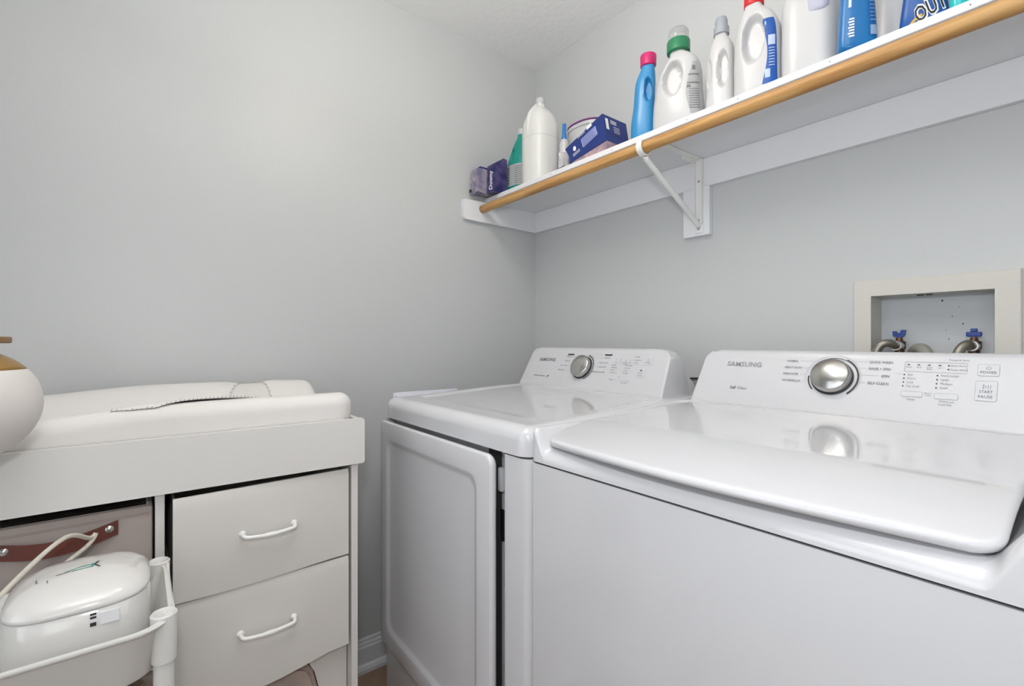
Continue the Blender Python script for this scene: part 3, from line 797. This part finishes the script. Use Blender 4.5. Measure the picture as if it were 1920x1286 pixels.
# loose flap of the cover with a scalloped stitched edge
edge = [(-1.500, .478), (-1.470, .484), (-1.430, .486), (-1.390, .472), (-1.350, .456), (-1.310, .447), (-1.270, .434), (-1.225, .415)]
def edgex(y):
    for (a, p), (b, q) in zip(edge[:-1], edge[1:]):
        if y <= b: return p+(q-p)*(y-a)/(b-a)
    return edge[-1][1]
bm = bmesh.new(); G = []; n = 70
for i in range(n+1):
    s_ = i/n; y = -1.500+.275*s_; xe = edgex(y); ln = .16*math.sin(PI*min(1, s_*1.6+.05)/2)+.01
    lift = .0045*math.sin(PI*s_)**.7
    row = []
    for j in range(11):
        q = j/10; x = xe-ln*q; z = padz(x, y)+.0022+lift*(1-q)**2*(1 if j else 1.0)
        if j == 0: x += .0012*math.sin(i*2.2); z += .0006*math.sin(i*2.2)
        if j == 10: z -= .002
        row.append(bm.verts.new((x, y, z)))
    G.append(row)
for A, B in zip(G[:-1], G[1:]):
    for j in range(10): bm.faces.new((A[j], A[j+1], B[j+1], B[j]))
r_ = bmesh.ops.extrude_face_region(bm, geom=list(bm.faces))
for v in r_['geom']:
    if isinstance(v, bmesh.types.BMVert): v.co.z -= .0014
def padpart(name, bm, m, **k):
    o = part(pad, name, bm, m, **k); o.matrix_parent_inverse = Matrix.Translation((-.27, 1.38, -.8905)); return o
padpart('cover_flap', bm, M_pad, smooth=True)
bm = bmesh.new()
for i in range(0, n, 2):
    s_ = i/n; y = -1.500+.275*s_; x = edgex(y); z = padz(x, y)+.0026+.0045*math.sin(PI*s_)**.7
    tube([(x+.0012, y, z-.0016), (x-.004, y+.0012, z+.0012)], .0006, 5, bm)
padpart('edge_stitching', bm, M_thread)
# small folded tongue of the cover on the back ridge
bm = bmesh.new(); G = []
C0 = Vector((.215, -1.215)); 
for i in range(25):
    a = 2*PI*i/24; row = []
    for j in range(7):
        q = j/6; x = C0.x+.125*q*math.cos(a); y = C0.y+.054*q*math.copysign(abs(math.sin(a))**.8, math.sin(a))-.02*q*math.cos(a)
        z = padz(x, y)+.006-.0035*q**4
        row.append(bm.verts.new((x, y, z)))
    G.append(row)
for A, B in zip(G[:-1], G[1:]):
    for j in range(6): bm.faces.new((A[j], A[j+1], B[j+1], B[j]))
bmesh.ops.remove_doubles(bm, verts=bm.verts, dist=.0002)
r_ = bmesh.ops.extrude_face_region(bm, geom=list(bm.faces))
for v in r_['geom']:
    if isinstance(v, bmesh.types.BMVert): v.co.z -= .004
padpart('cover_tongue', bm, M_flap, smooth=True)
bm = bmesh.new()
for i in range(40):
    a = 2*PI*i/40; x = C0.x+.121*math.cos(a); y = C0.y+.0525*math.copysign(abs(math.sin(a))**.8, math.sin(a))-.0194*math.cos(a); z = padz(x, y)+.0035
    tube([(x, y, z), (x+.004*math.cos(a), y+.004*math.sin(a), z+.0004)], .0006, 5, bm)
padpart('edge_stitching', bm, M_thread)

# ---------------- white ball jar with gold cap
jx, jy, jz, jr = .600, -1.667, .9970, .0865
jar = thing('round_jar', 'white ball-shaped jar with gold cap and flat brown disc at the left edge', 'jar', (jx, jy, jz))
cz = jr*.985
pr = [(.028, 0), (.034, .0005)]+[(jr*math.cos(a), cz+jr*math.sin(a)) for a in [math.radians(-66+i*104.5/22) for i in range(23)]]
part(jar, 'ball_body', lathe(pr, 56), M_ceram, smooth=True)
pr = [(jr*math.cos(math.radians(38.6))*.995, cz+jr*math.sin(math.radians(38.6)))]+[(jr*math.cos(math.radians(a))*1.004, cz+jr*math.sin(math.radians(a))*1.0) for a in range(39, 89, 4)]+[(.001, cz+jr)]
part(jar, 'gold_cap', lathe(pr, 56, cap=False), M_gold, smooth=True, label='gold domed cap')
part(jar, 'neck', lathe([(.012, cz+jr-.002), (.010, cz+jr+.012)], 24), M_gold, angle=40)
part(jar, 'flat_knob', lathe([(.048, cz+jr+.0085), (.050, cz+jr+.010), (.050, cz+jr+.0175), (.048, cz+jr+.019)], 48), M_bronze, angle=40, label='flat brown disc knob')

# ================================================================ CART
ct = thing('utility_cart', 'white plastic rolling utility cart beside the changing table', 'cart', (.665, -1.64, 0))
CX0, CX1, CYR, CYL = .528, .802, -1.418, -1.86
def tray(z0, z1):
    def rr(ins, z): 
        return [(a, b, z) for a, b in rrect(CX0+ins, CX1-ins, CYL+ins, CYR-ins, .05, 8)]
    return loft([rr(.018, z0), rr(.016, z0+.004), rr(.004, z1-.012), rr(.0, z1-.006), rr(-.003, z1-.005), rr(-.004, z1-.002), rr(-.003, z1), rr(.003, z1), rr(.004, z1-.004), rr(.008, z1-.012), rr(.020, z0+.006), rr(.022, z0+.004)])
def ctp(name, bm, m, **k):
    o = part(ct, name, bm, m, **k); o.matrix_parent_inverse = Matrix.Translation((-.665, 1.64, 0)); return o
for z0, z1 in ((.672, .754), (.37, .452), (.09, .172)): ctp('tray', tray(z0, z1), M_cart, angle=50)
for x, y in ((.546, -1.4275), (.770, -1.4275), (.546, -1.85), (.770, -1.85)):
    bm = lathe([(.0135, .085), (.0135, .685), (.0165, .687), (.0175, .750), (.0178, .758), (.0160, .760), (.0140, .757), (.010, .745)], 24, (x, y, 0))
    p = ctp('post', bm, M_cart, angle=40)
    bm = bmesh.new(); tube([(x, y-.008, .028), (x, y+.008, .028)], .027, 16, bm); lathe([(.007, .05), (.007, .086)], 10, (x, y, 0), True, bm)
    part(p, 'caster', bm, M_black, smooth=False)
# low saddle side between the two right posts
bm = bmesh.new(); n = 14; R_ = []
for i in range(n+1):
    s = i/n; x = .560+s*.196; zt = .757-.010*math.sin(PI*s)
    R_.append([(x, -1.4125, .700), (x, -1.4125, zt), (x, -1.4165, zt+.001), (x, -1.4185, zt-.002), (x, -1.4185, .700)])
ctp('side_rim', loft(R_), M_cart, angle=50)

# wipe warmer on the top tray
ww = thing('wipe_warmer', 'glossy white rounded wipe warmer box standing in the top tray of the cart', 'wipe warmer', (.666, -1.529, .6785))
def wring(ax, ay, z, n=3.2, k=48, dx=0):
    return [(dx+sup(2*PI*i/k, ax, ay, n)[0], sup(2*PI*i/k, ax, ay, n)[1], z) for i in range(k)]
part(ww, 'base_shell', loft([wring(.085, .078, 0), wring(.091, .084, .010), wring(.0960, .0875, .045), wring(.0960, .0875, .083), wring(.0935, .0860, .1070), wring(.0915, .084, .1085)]), M_gloss, angle=50)
LR = [(.0935, .1092), (.0945, .1102), (.0935, .1150), (.0880, .1230), (.0760, .1310), (.0600, .1370), (.0360, .1405), (.0100, .1415), (.0005, .1417)]
lid = part(ww, 'hinged_lid', loft([wring(.0915, .084, .1090)]+[wring(a, a*.92, z) for a, z in LR]), M_gloss, smooth=True)
def ltop(a, b, off=.0008):
    q = ((abs(a)/.0945)**3.2+(abs(b)/.0869)**3.2)**(1/3.2); q = min(1, q)
    tb = [(0, .1417)]+[(a_/.0945, z_) for a_, z_ in LR[::-1]][1:]
    for (q0, z0), (q1, z1) in zip(tb[:-1], tb[1:]):
        if q <= q1: return (a, b, z0+(z1-z0)*(q-q0)/max(1e-6, q1-q0)+off)
    return (a, b, .110)
bm = bmesh.new()
lf = lambda a, b: ltop(-b, a)      # a along y, b towards the wall
seg(bm, lf, -.012, -.008, .014, -.004, .0022); seg(bm, lf, -.004, .002, .016, .006, .0022); seg(bm, lf, .012, -.005, .013, .007, .0020); seg(bm, lf, -.020, -.006, -.004, .002, .0016)
part(lid, 'printed_logo', bm, M_tealink)
bm = bmesh.new(); seg(bm, lf, .019, .014, .015, .002, .0030); seg(bm, lf, .015, .002, .022, -.010, .0026); seg(bm, lf, -.030, -.010, -.014, -.007, .0016)
part(lid, 'logo_outline', bm, M_inkd)
bm = bmesh.new()
for q in (.0985, .1035): seg(bm, lambda a, b: (.0958, a, b), .015, q, .022, q, .003)
seg(bm, lambda a, b: (.0966, a, b), .015, .089, .022, .089, .0055)
part(ww, 'latch_mark', bm, M_inkd)
part(ww, 'front_label', box(.0930, .0964, .026, .048, .086, .103), M_white)
bm = bmesh.new(); seg(bm, lf, -.052, -.004, -.050, -.018, .0014); seg(bm, lf, -.038, -.020, -.037, -.030, .0014)
part(lid, 'seam_mark', bm, M_ink)
# cord
tag(frombm('power_cord', tube([(.735, -1.66, .66), (.745, -1.655, .73), (.735, -1.645, .78), (.66, -1.600, .825), (.59, -1.555, .850), (.535, -1.528, .8245), (.525, -1.520, .828), (.535, -1.530, .812), (.570, -1.575, .78), (.59, -1.62, .70), (.60, -1.65, .684)], .0037, 10, smoothn=6), M_cable, smooth=True), 'white power cord looped over the top of the wipe warmer', 'cord')
# brown ribbed things in the middle tray
bm = lathe([(.030, 0), (.034, .004), (.035, .05), (.033, .055), (.036, .060), (.035, .10), (.033, .105), (.036, .11), (.034, .20), (.033, .205), (.036, .21), (.034, .25), (.030, .262)], 28)
t = frombm('brown_jar', bm, M_amber, smooth=True); t.location = (.72, -1.465, .3765)
tag(t, 'brown ribbed jar in the cart tray below the wipe warmer', 'jar')
bm = bmesh.new(); lathe([(.022, 0), (.026, .004), (.026, .12), (.012, .14), (.012, .16)], 24, bm=bm)
t = frombm('white_bottle', bm, M_cart, smooth=True); t.location = (.66, -1.52, .3765); tag(t, 'small white bottle beside the brown jar in the middle cart tray', 'bottle')

# ================================================================ THINGS ON THE SHELF
ZS = 1.68+LT+BT+.0004
class Bot:
    """bottle body: profile (z, cx, half width, half depth), superellipse n, handle recess"""
    def __init__(s, prof, n=3, rec=None): s.p = prof; s.n = n; s.rec = rec or []
    def dims(s, z):
        p = s.p
        for k in range(len(p)-1):
            if z <= p[k+1][0]:
                t = (z-p[k][0])/(p[k+1][0]-p[k][0])
                if len(p) > 3:
                    a = p[max(0, k-1)]; b = p[k]; c = p[k+1]; d = p[min(len(p)-1, k+2)]
                    out = []
                    for q in range(1, 4):
                        m0 = (c[q]-a[q])/max(1e-6, c[0]-a[0])*(c[0]-b[0]); m1 = (d[q]-b[q])/max(1e-6, d[0]-b[0])*(c[0]-b[0])
                        out.append((2*t**3-3*t*t+1)*b[q]+(t**3-2*t*t+t)*m0+(-2*t**3+3*t*t)*c[q]+(t**3-t*t)*m1)
                    return out
                return [p[k][q]+(p[k+1][q]-p[k][q])*t for q in range(1, 4)]
        return list(p[-1][1:])
    def pt(s, th, z, off=0):
        cx, a, b = s.dims(z); a = max(a, .001); b = max(b, .001)
        x, y = sup(th, a+off, b+off, s.n)
        for (rx, rz, ra, rb, dep) in s.rec:
            q = math.hypot((cx+x-rx)/ra, (z-rz)/rb)
            y *= 1-dep*(1-sst(.72, 1.08, q))
        return (cx+x, y, z)
    def mesh(s, k=88, nz=80):
        z0, z1 = s.p[0][0], s.p[-1][0]
        rings = []
        for j in range(nz+1):
            z = z0+(z1-z0)*j/nz; rings.append([s.pt(2*PI*i/k, z) for i in range(k)])
        b0 = [((p[0]-s.p[0][1])*.93+s.p[0][1], p[1]*.93, z0-.0018) for p in rings[0]]
        return loft([b0]+rings)
    def patch(s, bm, t0, t1, z0, z1, off=.0008, nt=12, nz=12, f0=None, f1=None):
        G = []
        for j in range(nz+1):
            z = z0+(z1-z0)*j/nz; q = j/nz
            a, b = (f0(q) if f0 else t0), (f1(q) if f1 else t1)
            G.append([bm.verts.new(s.pt(math.radians(a+(b-a)*i/nt), z, off)) for i in range(nt+1)])
        for A, B in zip(G[:-1], G[1:]):
            for i in range(nt): bm.faces.new((A[i], A[i+1], B[i+1], B[i]))
def bottle(name, label, x, y, rz, b, m, cat='bottle', k=1, h=1):
    t = thing(name, label, cat, (x, y, ZS+.002*h), math.radians(rz)); t.scale = (k, k, h)
    part(t, 'bottle_body', b.mesh(), m, angle=60)
    return t
# 1 crumpled dryer sheet box at the far left
t = thing('dryer_sheet_box', 'crumpled purple and navy box at the far left end of the shelf', 'box', (0, 0, ZS))
def warp(bm, amp, seed=1):
    rnd = random.Random(seed)
    for v in bm.verts: v.co += Vector([(rnd.random()-.5)*amp for _ in range(3)])
def subbox(x0, x1, y0, y1, z0, z1, cuts=3):
    bm = box(x0, x1, y0, y1, z0, z1); bmesh.ops.subdivide_edges(bm, edges=bm.edges, cuts=cuts, use_grid_fill=True); return bm
bm = subbox(.010, .064, -.366, -.25, .0035, .098); warp(bm, .009, 3)
part(t, 'box_body', bm, M_lilac)
bm = subbox(.012, .061, -.356, -.26, .099, .106, 2); warp(bm, .006, 4)
part(t, 'top_flap', bm, M_navy)
bm = box(.016, .030, -.3765, -.3745, .006, .018); part(t, 'corner_patch', bm, M_black)
t = thing('softener_box', 'tall purple box lettered Downy at the left end of the shelf', 'box', (0, 0, ZS))
t['label'] = 'upright purple and navy box with white sideways lettering, left of the teal bottle'
bm = bmesh.new(); prism([(-.322, .001), (-.252, .001), (-.252, .142), (-.270, .146), (-.322, .112)], .068, .112, lambda a, b, d: (d, a, b), bm)
bmesh.ops.subdivide_edges(bm, edges=bm.edges, cuts=1); part(t, 'box_body', bm, M_navy2)
bm = bmesh.new(); add_text(bm, lambda a, b: (a, -.3226, b), 'Downy', .104, .010, .032, bold=.001, shear=.2, width=.080, rot=PI/2)
part(t, 'lettering', bm, M_white)
# 2 teal bottle
b = Bot([(0, 0, .054, .038), (.006, 0, .058, .042), (.10, 0, .056, .042), (.135, 0, .054, .040), (.18, .006, .042, .034), (.225, .014, .028, .026), (.250, .018, .017, .018), (.262, .018, .016, .016)], 2.8, [(-.012, .175, .014, .030, .45)])
t = bottle('cleaner_bottle', 'teal bottle with grey label behind the milky jug', .122, -.198, 8, b, M_teal, k=.92, h=.95)
bm = bmesh.new(); b.patch(bm, -172, 20, .035, .128, nt=30); o = part(t, 'label_wrap', bm, M_labgrey, smooth=True)
bm = bmesh.new()
for k in range(6): b.patch(bm, -118, -100, .045+k*.013, .054+k*.013, .0014, 3, 1)
for k in range(9): b.patch(bm, -82, -40, .042+k*.009, .045+k*.009, .0014, 6, 1)
part(o, 'fine_print', bm, M_ink)
part(t, 'cap', lathe([(.017, .262), (.018, .264), (.018, .285), (.014, .288)], 20, (.018, 0, 0)), M_wbot, angle=40)
# 3 milky gallon jug
b = Bot([(0, 0, .066, .066), (.008, 0, .073, .073), (.150, 0, .074, .074), (.188, 0, .073, .073), (.212, 0, .068, .068), (.234, 0, .056, .056), (.252, 0, .038, .038), (.263, 0, .022, .022), (.270, 0, .0185, .0185), (.282, 0, .0175, .0175)], 2.7, [])
t = bottle('water_jug', 'tall translucent milky gallon jug with white screw cap', .265, -.205, 0, b, M_milky, k=.88, h=1.176)
bm = bmesh.new(); tube([(-.002, -.064, .160), (-.002, -.066, .195), (-.002, -.056, .232), (0, -.018, .266)], .011, 12, bm, smoothn=4)
part(t, 'jug_handle', bm, M_milky, smooth=True)
part(t, 'cap', lathe([(.0195, .277), (.0205, .279), (.0205, .292), (.018, .295)], 28), M_wbot, angle=40)
bm = bmesh.new(); b.patch(bm, 0, 360, .1525, .1545, .0006, 60, 1); part(t, 'fill_line', bm, mat('milky_line', (205, 206, 200), .4), smooth=True)
# 4 small white bottle with blue nozzle
b = Bot([(0, 0, .018, .018), (.004, 0, .020, .020), (.115, 0, .020, .020), (.128, 0, .014, .014), (.132, 0, .013, .013)], 2.2)
t = bottle('glue_bottle', 'slim white bottle with a blue pointed cap between jug and navy box', .432, -.235, 0, b, M_wbot, k=.8, h=.93)
part(t, 'cap', lathe([(.0135, .132), (.0135, .140), (.0100, .143), (.0085, .192), (.007, .194)], 18), M_sky if False else mat('blue_cap', (16, 118, 190), .35), angle=40)
bm = bmesh.new()
for k in range(5): b.patch(bm, -160, -130, .02+k*.018, .027+k*.018, .0006, 3, 1)
part(t, 'print_marks', bm, M_inkd)
bm = subbox(.462, .486, -.292, -.268, .0, .050, 1); warp(bm, .006, 9)
o = frombm('paper_label', bm, M_wbot); o.location = (0, 0, ZS+.003); tag(o, 'crumpled white packet wedged under the corner of the navy box', 'packet')
# 5 tub with purple lid rim
t = thing('detergent_tub', 'white oval tub with purple rim and blue label behind the navy box', 'tub', (.398, -.072, ZS), 0); t.scale = (.92, .92, 1.09)
def oval(a, bb, z, k=40, n=2.4): return [(sup(2*PI*i/k, a, bb, n)[0], sup(2*PI*i/k, a, bb, n)[1], z) for i in range(k)]
part(t, 'tub_body', loft([oval(.075, .055, .001), oval(.080, .060, .006), oval(.088, .068, .190)]), M_wbot, angle=50)
part(t, 'tub_lid', loft([oval(.089, .069, .1905), oval(.092, .072, .192), oval(.092, .072, .203), oval(.088, .068, .206)]), M_wbot, angle=50)
part(t, 'lid_rim', loft([oval(.0905, .0705, .2062), oval(.0925, .0725, .2070), oval(.0925, .0725, .2105), oval(.089, .069, .2115)]), M_purple, angle=50)
bm = bmesh.new(); G = []
for z, q in ((.02, 0), (.06, 0), (.11, 0), (.150, .0), (.163, .004)):
    sc = (.080+(.008)*(z/.19))/.080
    G.append([bm.verts.new((sup(math.radians(a), .081*sc, .061*sc, 2.4)[0], sup(math.radians(a), .081*sc, .061*sc, 2.4)[1], z+.012*math.cos(math.radians(a+90)))) for a in range(-175, 6, 6)])
for A, B in zip(G[:-1], G[1:]):
    for i in range(len(A)-1): bm.faces.new((A[i], A[i+1], B[i+1], B[i]))
part(t, 'tub_label', bm, M_lblue, smooth=True)
# 6 navy box, tipped up on its right end
t = thing('navy_box', 'navy blue card box with white print, tipped up beside the sky blue bottle', 'box', (.575, -.215, ZS))
NP = [(-.063, .012), (-.097, .066), (.073, .128), (.0905, .036)]
part(t, 'box_body', prism(NP, -.060, .060, lambda a, b, d: (a, d, b)), M_navy)
part(t, 'box_base', prism([(-.068, .001), (-.0625, .0115), (.0905, .0355), (.0905, .001)], -.058, .058, lambda a, b, d: (a, d, b)), M_pink)
e1 = Vector((.170, .062)).normalized(); e2 = Vector((-e1.y, e1.x))
def ff(a, b, o=.0006):      # a along the front face, b up it, from its lower left corner
    return (-.063+e1.x*a+e2.x*b, -.060-o, .012+e1.y*a+e2.y*b)
bm = bmesh.new(); bm.faces.new([bm.verts.new(ff(a, b)) for a, b in rrect(.060, .130, .012, .045, .003, 2)])
part(t, 'text_block', bm, mat('lavender_print', (150, 160, 210), .5))
bm = bmesh.new()
for k in range(5): seg(bm, lambda a, b: ff(a, b, .001), .064, .016+k*.006, .126-.01*(k % 2), .016+k*.006, .0016)
part(t, 'fine_print', bm, M_navy)
bm = bmesh.new(); bm.faces.new([bm.verts.new(ff(.026+.007*math.cos(k*PI/8), .035+.009*math.sin(k*PI/8))) for k in range(16)])
for k in range(3): seg(bm, ff, .012, .020-k*.004, .045, .020-k*.004, .0014)
seg(bm, ff, .095, .062, .118, .062, .012)
for k in range(2): seg(bm, ff, .050, .058+k*.006, .085, .058+k*.006, .002)
gg = lambda a, b: (.0738+(.128-b)*.19+.0006, a, b)
seg(bm, gg, -.044, .078, -.044, .116, .014)
for k in range(3): seg(bm, gg, -.026, .114-k*.005, .004, .114-k*.005, .0025)
for k in range(4): seg(bm, gg, -.014, .094-k*.006, .016, .094-k*.006, .0018)
part(t, 'white_print', bm, M_white)
bm = bmesh.new(); seg(bm, gg, -.058, .068, .058, .062, .001)
part(t, 'fold_line', bm, M_inkd)
# 7 sky blue bottle, magenta cap
b = Bot([(0, -.004, .044, .032), (.006, -.004, .049, .037), (.06, -.004, .050, .039), (.115, .0, .044, .036), (.150, .002, .043, .035), (.190, .006, .041, .032), (.215, .012, .034, .028), (.232, .016, .028, .026), (.240, .017, .027, .025)], 2.6, [(.020, .160, .016, .038, .8)])
t = bottle('softener_bottle', 'sky blue bottle with a magenta pink cap', .772, -.222, 30, b, M_sky, k=.72, h=.99)
part(t, 'cap', lathe([(.030, .238), (.033, .241), (.034, .270), (.032, .274), (.024, .276)], 32, (.017, 0, 0)), M_magenta, angle=40, label='magenta cap')
# 8 white bottle, green cap, clear dome
b = Bot([(0, 0, .070, .044), (.006, 0, .078, .050), (.055, 0, .080, .052), (.115, .0, .074, .048), (.165, .004, .068, .044), (.205, .010, .052, .038), (.228, .006, .032, .028), (.236, .0, .026, .024), (.240, .0, .025, .024)], 2.6, [(-.006, .150, .032, .054, .62)])
t = bottle('detergent_bottle', 'white bottle with green collar and clear dome cap, next to the sky blue bottle', .885, -.212, 14, b, M_wbot, k=.90, h=.965)
part(t, 'collar', lathe([(.032, .238), (.036, .241), (.036, .272), (.034, .275)], 36, (-.0, 0, 0)), M_green, angle=40, label='green collar')
part(t, 'dome_cap', lathe([(.032, .2755), (.033, .277), (.032, .302), (.028, .309), (.001, .311)], 32, (0, 0, 0)), M_clear, smooth=True)
bm = bmesh.new(); b.patch(bm, -66, -22, .030, .185, nt=10, nz=16, f0=lambda q: -66+22*abs(q-.4)**1.5*2, f1=lambda q: -18-10*abs(q-.5)); o = part(t, 'label_wrap', bm, M_labgrey, smooth=True)
bm = bmesh.new(); b.patch(bm, -60, -20, .143, .147, .0014, 8, 1); b.patch(bm, -62, -20, .118, .122, .0014, 8, 1); b.patch(bm, -63, -52, .106, .114, .0014, 3, 1); b.patch(bm, -48, -36, .158, .172, .0014, 3, 2)
for k in range(9): b.patch(bm, -58, -24, .044+k*.007, .0462+k*.007, .0014, 6, 1)
part(o, 'fine_print', bm, M_ink)
# 9 white bottle, greyish clear cap
b = Bot([(0, 0, .052, .038), (.006, 0, .058, .044), (.08, 0, .056, .043), (.17, .0, .052, .040), (.215, .002, .042, .034), (.240, .0, .026, .024), (.250, .0, .023, .022)], 2.7, [(.018, .135, .020, .058, .55), (-.040, .135, .014, .045, .3)])
t = bottle('detergent_bottle', 'narrow white bottle with a greyish translucent cap, no label', 1.012, -.205, 10, b, M_wbot, k=.67, h=.89)
part(t, 'cap', lathe([(.026, .248), (.030, .250), (.029, .272), (.024, .274), (.024, .292), (.020, .302), (.008, .306)], 32), M_greycap, angle=40, label='translucent grey cap')
# 10 white bottle, red cap, blue label
b = Bot([(0, 0, .066, .046), (.006, 0, .073, .052), (.05, 0, .074, .053), (.12, .0, .074, .052), (.19, .0, .070, .048), (.235, -.004, .054, .040), (.262, -.012, .034, .030), (.272, -.014, .027, .026), (.278, -.014, .027, .026)], 2.8, [(-.002, .165, .036, .072, .62)])
t = bottle('detergent_bottle', 'large white bottle with red cap and curved blue label', 1.1155, -.215, 8, b, M_wbot, k=.75, h=.88)
part(t, 'cap', lathe([(.029, .276), (.031, .279), (.031, .312), (.028, .316)], 36, (-.014, 0, 0)), M_red, angle=40, label='red cap')
bm = bmesh.new(); b.patch(bm, -60, -14, .022, .208, nt=10, nz=30, f0=lambda q: -76+13*math.sin(PI*min(1,q*1.05))**1.3-2*q, f1=lambda q: -30-6*q); o = part(t, 'label_wrap', bm, M_lblue, smooth=True)
bm = bmesh.new(); b.patch(bm, -70, -56, .038, .062, .0014, 4, 2); b.patch(bm, -62, -40, .128, .156, .0014, 5, 3); b.patch(bm, -70, -66, .188, .198, .0014, 2, 2)
for k in range(7): b.patch(bm, -60, -42, .070+k*.008, .0722+k*.008, .0014, 4, 1)
part(o, 'white_print', bm, mat('pale_blue_print', (190, 208, 234), .5))
# 11 large plain white jug
b = Bot([(0, 0, .066, .054), (.008, 0, .072, .060), (.13, 0, .072, .060), (.19, .0, .070, .056), (.24, .012, .050, .045), (.275, .022, .030, .030), (.29, .024, .024, .024)], 3.2, [])
t = bottle('bleach_jug', 'large plain white jug with a lavender scoop cup hanging in front', 1.2325, -.205, 6, b, M_wbot, k=.80, h=1)
t['label'] = 'large plain white jug between the red-capped bottle and the bright blue bottle'
part(t, 'cap', lathe([(.027, .288), (.029, .29), (.029, .318), (.026, .321)], 28, (.024, 0, 0)), M_wbot, angle=40)
o = part(t, 'side_grip', loft([[(.030+sup(2*PI*i/24, a, c, 2.5)[0], -.0445+sup(2*PI*i/24, a, c, 2.5)[1], z) for i in range(24)] for a, c, z in ((.018, .012, .135), (.027, .020, .143), (.030, .022, .18), (.030, .020, .235), (.018, .012, .245))]), M_lav, smooth=True, label='lavender grip')
# 12 bright blue flat bottle
b = Bot([(0, 0, .036, .024), (.005, 0, .042, .028), (.06, 0, .040, .027), (.13, 0, .034, .024), (.20, 0, .027, .020), (.24, 0, .016, .015)], 3.2)
t = bottle('spray_bottle', 'bright blue bottle with pale printed panels beside the large plain white jug', 1.340, -.262, 30, b, M_pouch, k=.80, h=1)
part(t, 'cap', lathe([(.014, .239), (.015, .241), (.015, .27), (.012, .272)], 20), M_wbot, angle=40)
bm = bmesh.new(); b.patch(bm, -72, -8, .018, .105, .0008, 10, 8); o = part(t, 'label_wrap', bm, M_pouchd, smooth=True)
bm = bmesh.new(); b.patch(bm, -68, -24, .020, .040, .0014, 6, 3)
for k in range(6): b.patch(bm, -66, -16, .050+k*.008, .0515+k*.008, .0014, 6, 1)
part(o, 'pale_print', bm, mat('pale_blue_grey', (150, 178, 208), .5))
bm = bmesh.new()
for k in range(7): b.patch(bm, -112-(k % 2)*3, -97, .022+k*.006, .0255+k*.006, .0012, 3, 1)
b.patch(bm, -116, -106, .085, .108, .0012, 3, 3)
part(t, 'white_print', bm, M_white)
# 13 white bottle with curved grey edge behind
b = Bot([(0, 0, .052, .045), (.006, 0, .058, .050), (.10, 0, .054, .046), (.16, 0, .045, .040), (.22, 0, .026, .026), (.23, 0, .024, .024)], 2.5)
t = bottle('white_jug', 'white rounded jug standing behind the bright blue bottle', 1.372, -.125, 0, b, M_wbot, k=.75, h=1)
part(t, 'cap', lathe([(.026, .228), (.028, .23), (.028, .26), (.025, .262)], 24), M_wbot, angle=40)
bm = bmesh.new(); b.patch(bm, -52, -40, .01, .19, .0008, 3, 14, f0=lambda q: -56+20*q, f1=lambda q: -46+20*q); part(t, 'grey_stripe', bm, M_greylid, smooth=True)
# 14 blue pouch lettered OUT
t = thing('stain_remover_tub', 'blue container with large white-edged lettering and a gold band, near the right end', 'container', (1.446, -.240, ZS), math.radians(18)); t.scale = (.60, .60, .8)
def pr_(s): return s
rings = []
for z, a, c in ((.001, .062, .030), (.006, .066, .034), (.05, .060, .034), (.10, .052, .032), (.17, .046, .030), (.19, .044, .028)):
    rings.append([(sup(2*PI*i/48, a, c, 3)[0], sup(2*PI*i/48, a, c, 3)[1], z) for i in range(48)])
part(t, 'container_body', loft(rings), M_lblue if False else mat('out_blue', (20, 84, 160), .35), angle=50)
part(t, 'container_lid', loft([[(sup(2*PI*i/48, .046, .030, 3)[0], sup(2*PI*i/48, .046, .030, 3)[1], z) for i in range(48)] for z in (.1905, .212)]), M_wbot, angle=50)
def ofn(a, b):
    h = .066-.006*min(1, b/.05) if b < .05 else .060-.008*(b-.05)/.05
    y = .0345*(1-min(.999, abs(a)/h)**3)**(1/3)
    return (a, -y-.0010, b)
bm = bmesh.new()
for lt, a0 in (('OUT', -.020),): add_text(bm, ofn, lt, a0, .010, .058, bold=.0042, shear=.0, width=.083, rot=math.radians(20))
part(t, 'lettering_edge', bm, M_white)
ofn2 = lambda a, b: (ofn(a, b)[0], ofn(a, b)[1]-.0006, b)
bm = bmesh.new(); add_text(bm, ofn2, 'OUT', -.0195, .0112, .056, bold=.0006, width=.079, rot=math.radians(20))
part(t, 'lettering', bm, M_black)
bm = bmesh.new()
p = None
for i in range(17):
    a = math.radians(105+i*75/16); q = [bm.verts.new(ofn(.005+r*math.cos(a), -.012+r*math.sin(a)*.85)) for r in (.047, .055)]
    if p: bm.faces.new((p[0], p[1], q[1], q[0]))
    p = q
part(t, 'gold_band', bm, M_yellow)
# 15 aqua bottle
b = Bot([(0, 0, .024, .024), (.004, 0, .027, .027), (.03, 0, .029, .029), (.07, 0, .026, .026), (.13, 0, .018, .018)], 2.0)
t = bottle('aqua_bottle', 'small rounded aqua bottle at the top right corner of the picture', 1.500, -.250, 0, b, M_aqua, k=.52, h=.8)
part(t, 'cap', lathe([(.015, .129), (.016, .131), (.016, .155), (.012, .157)], 20), M_wbot, angle=40)
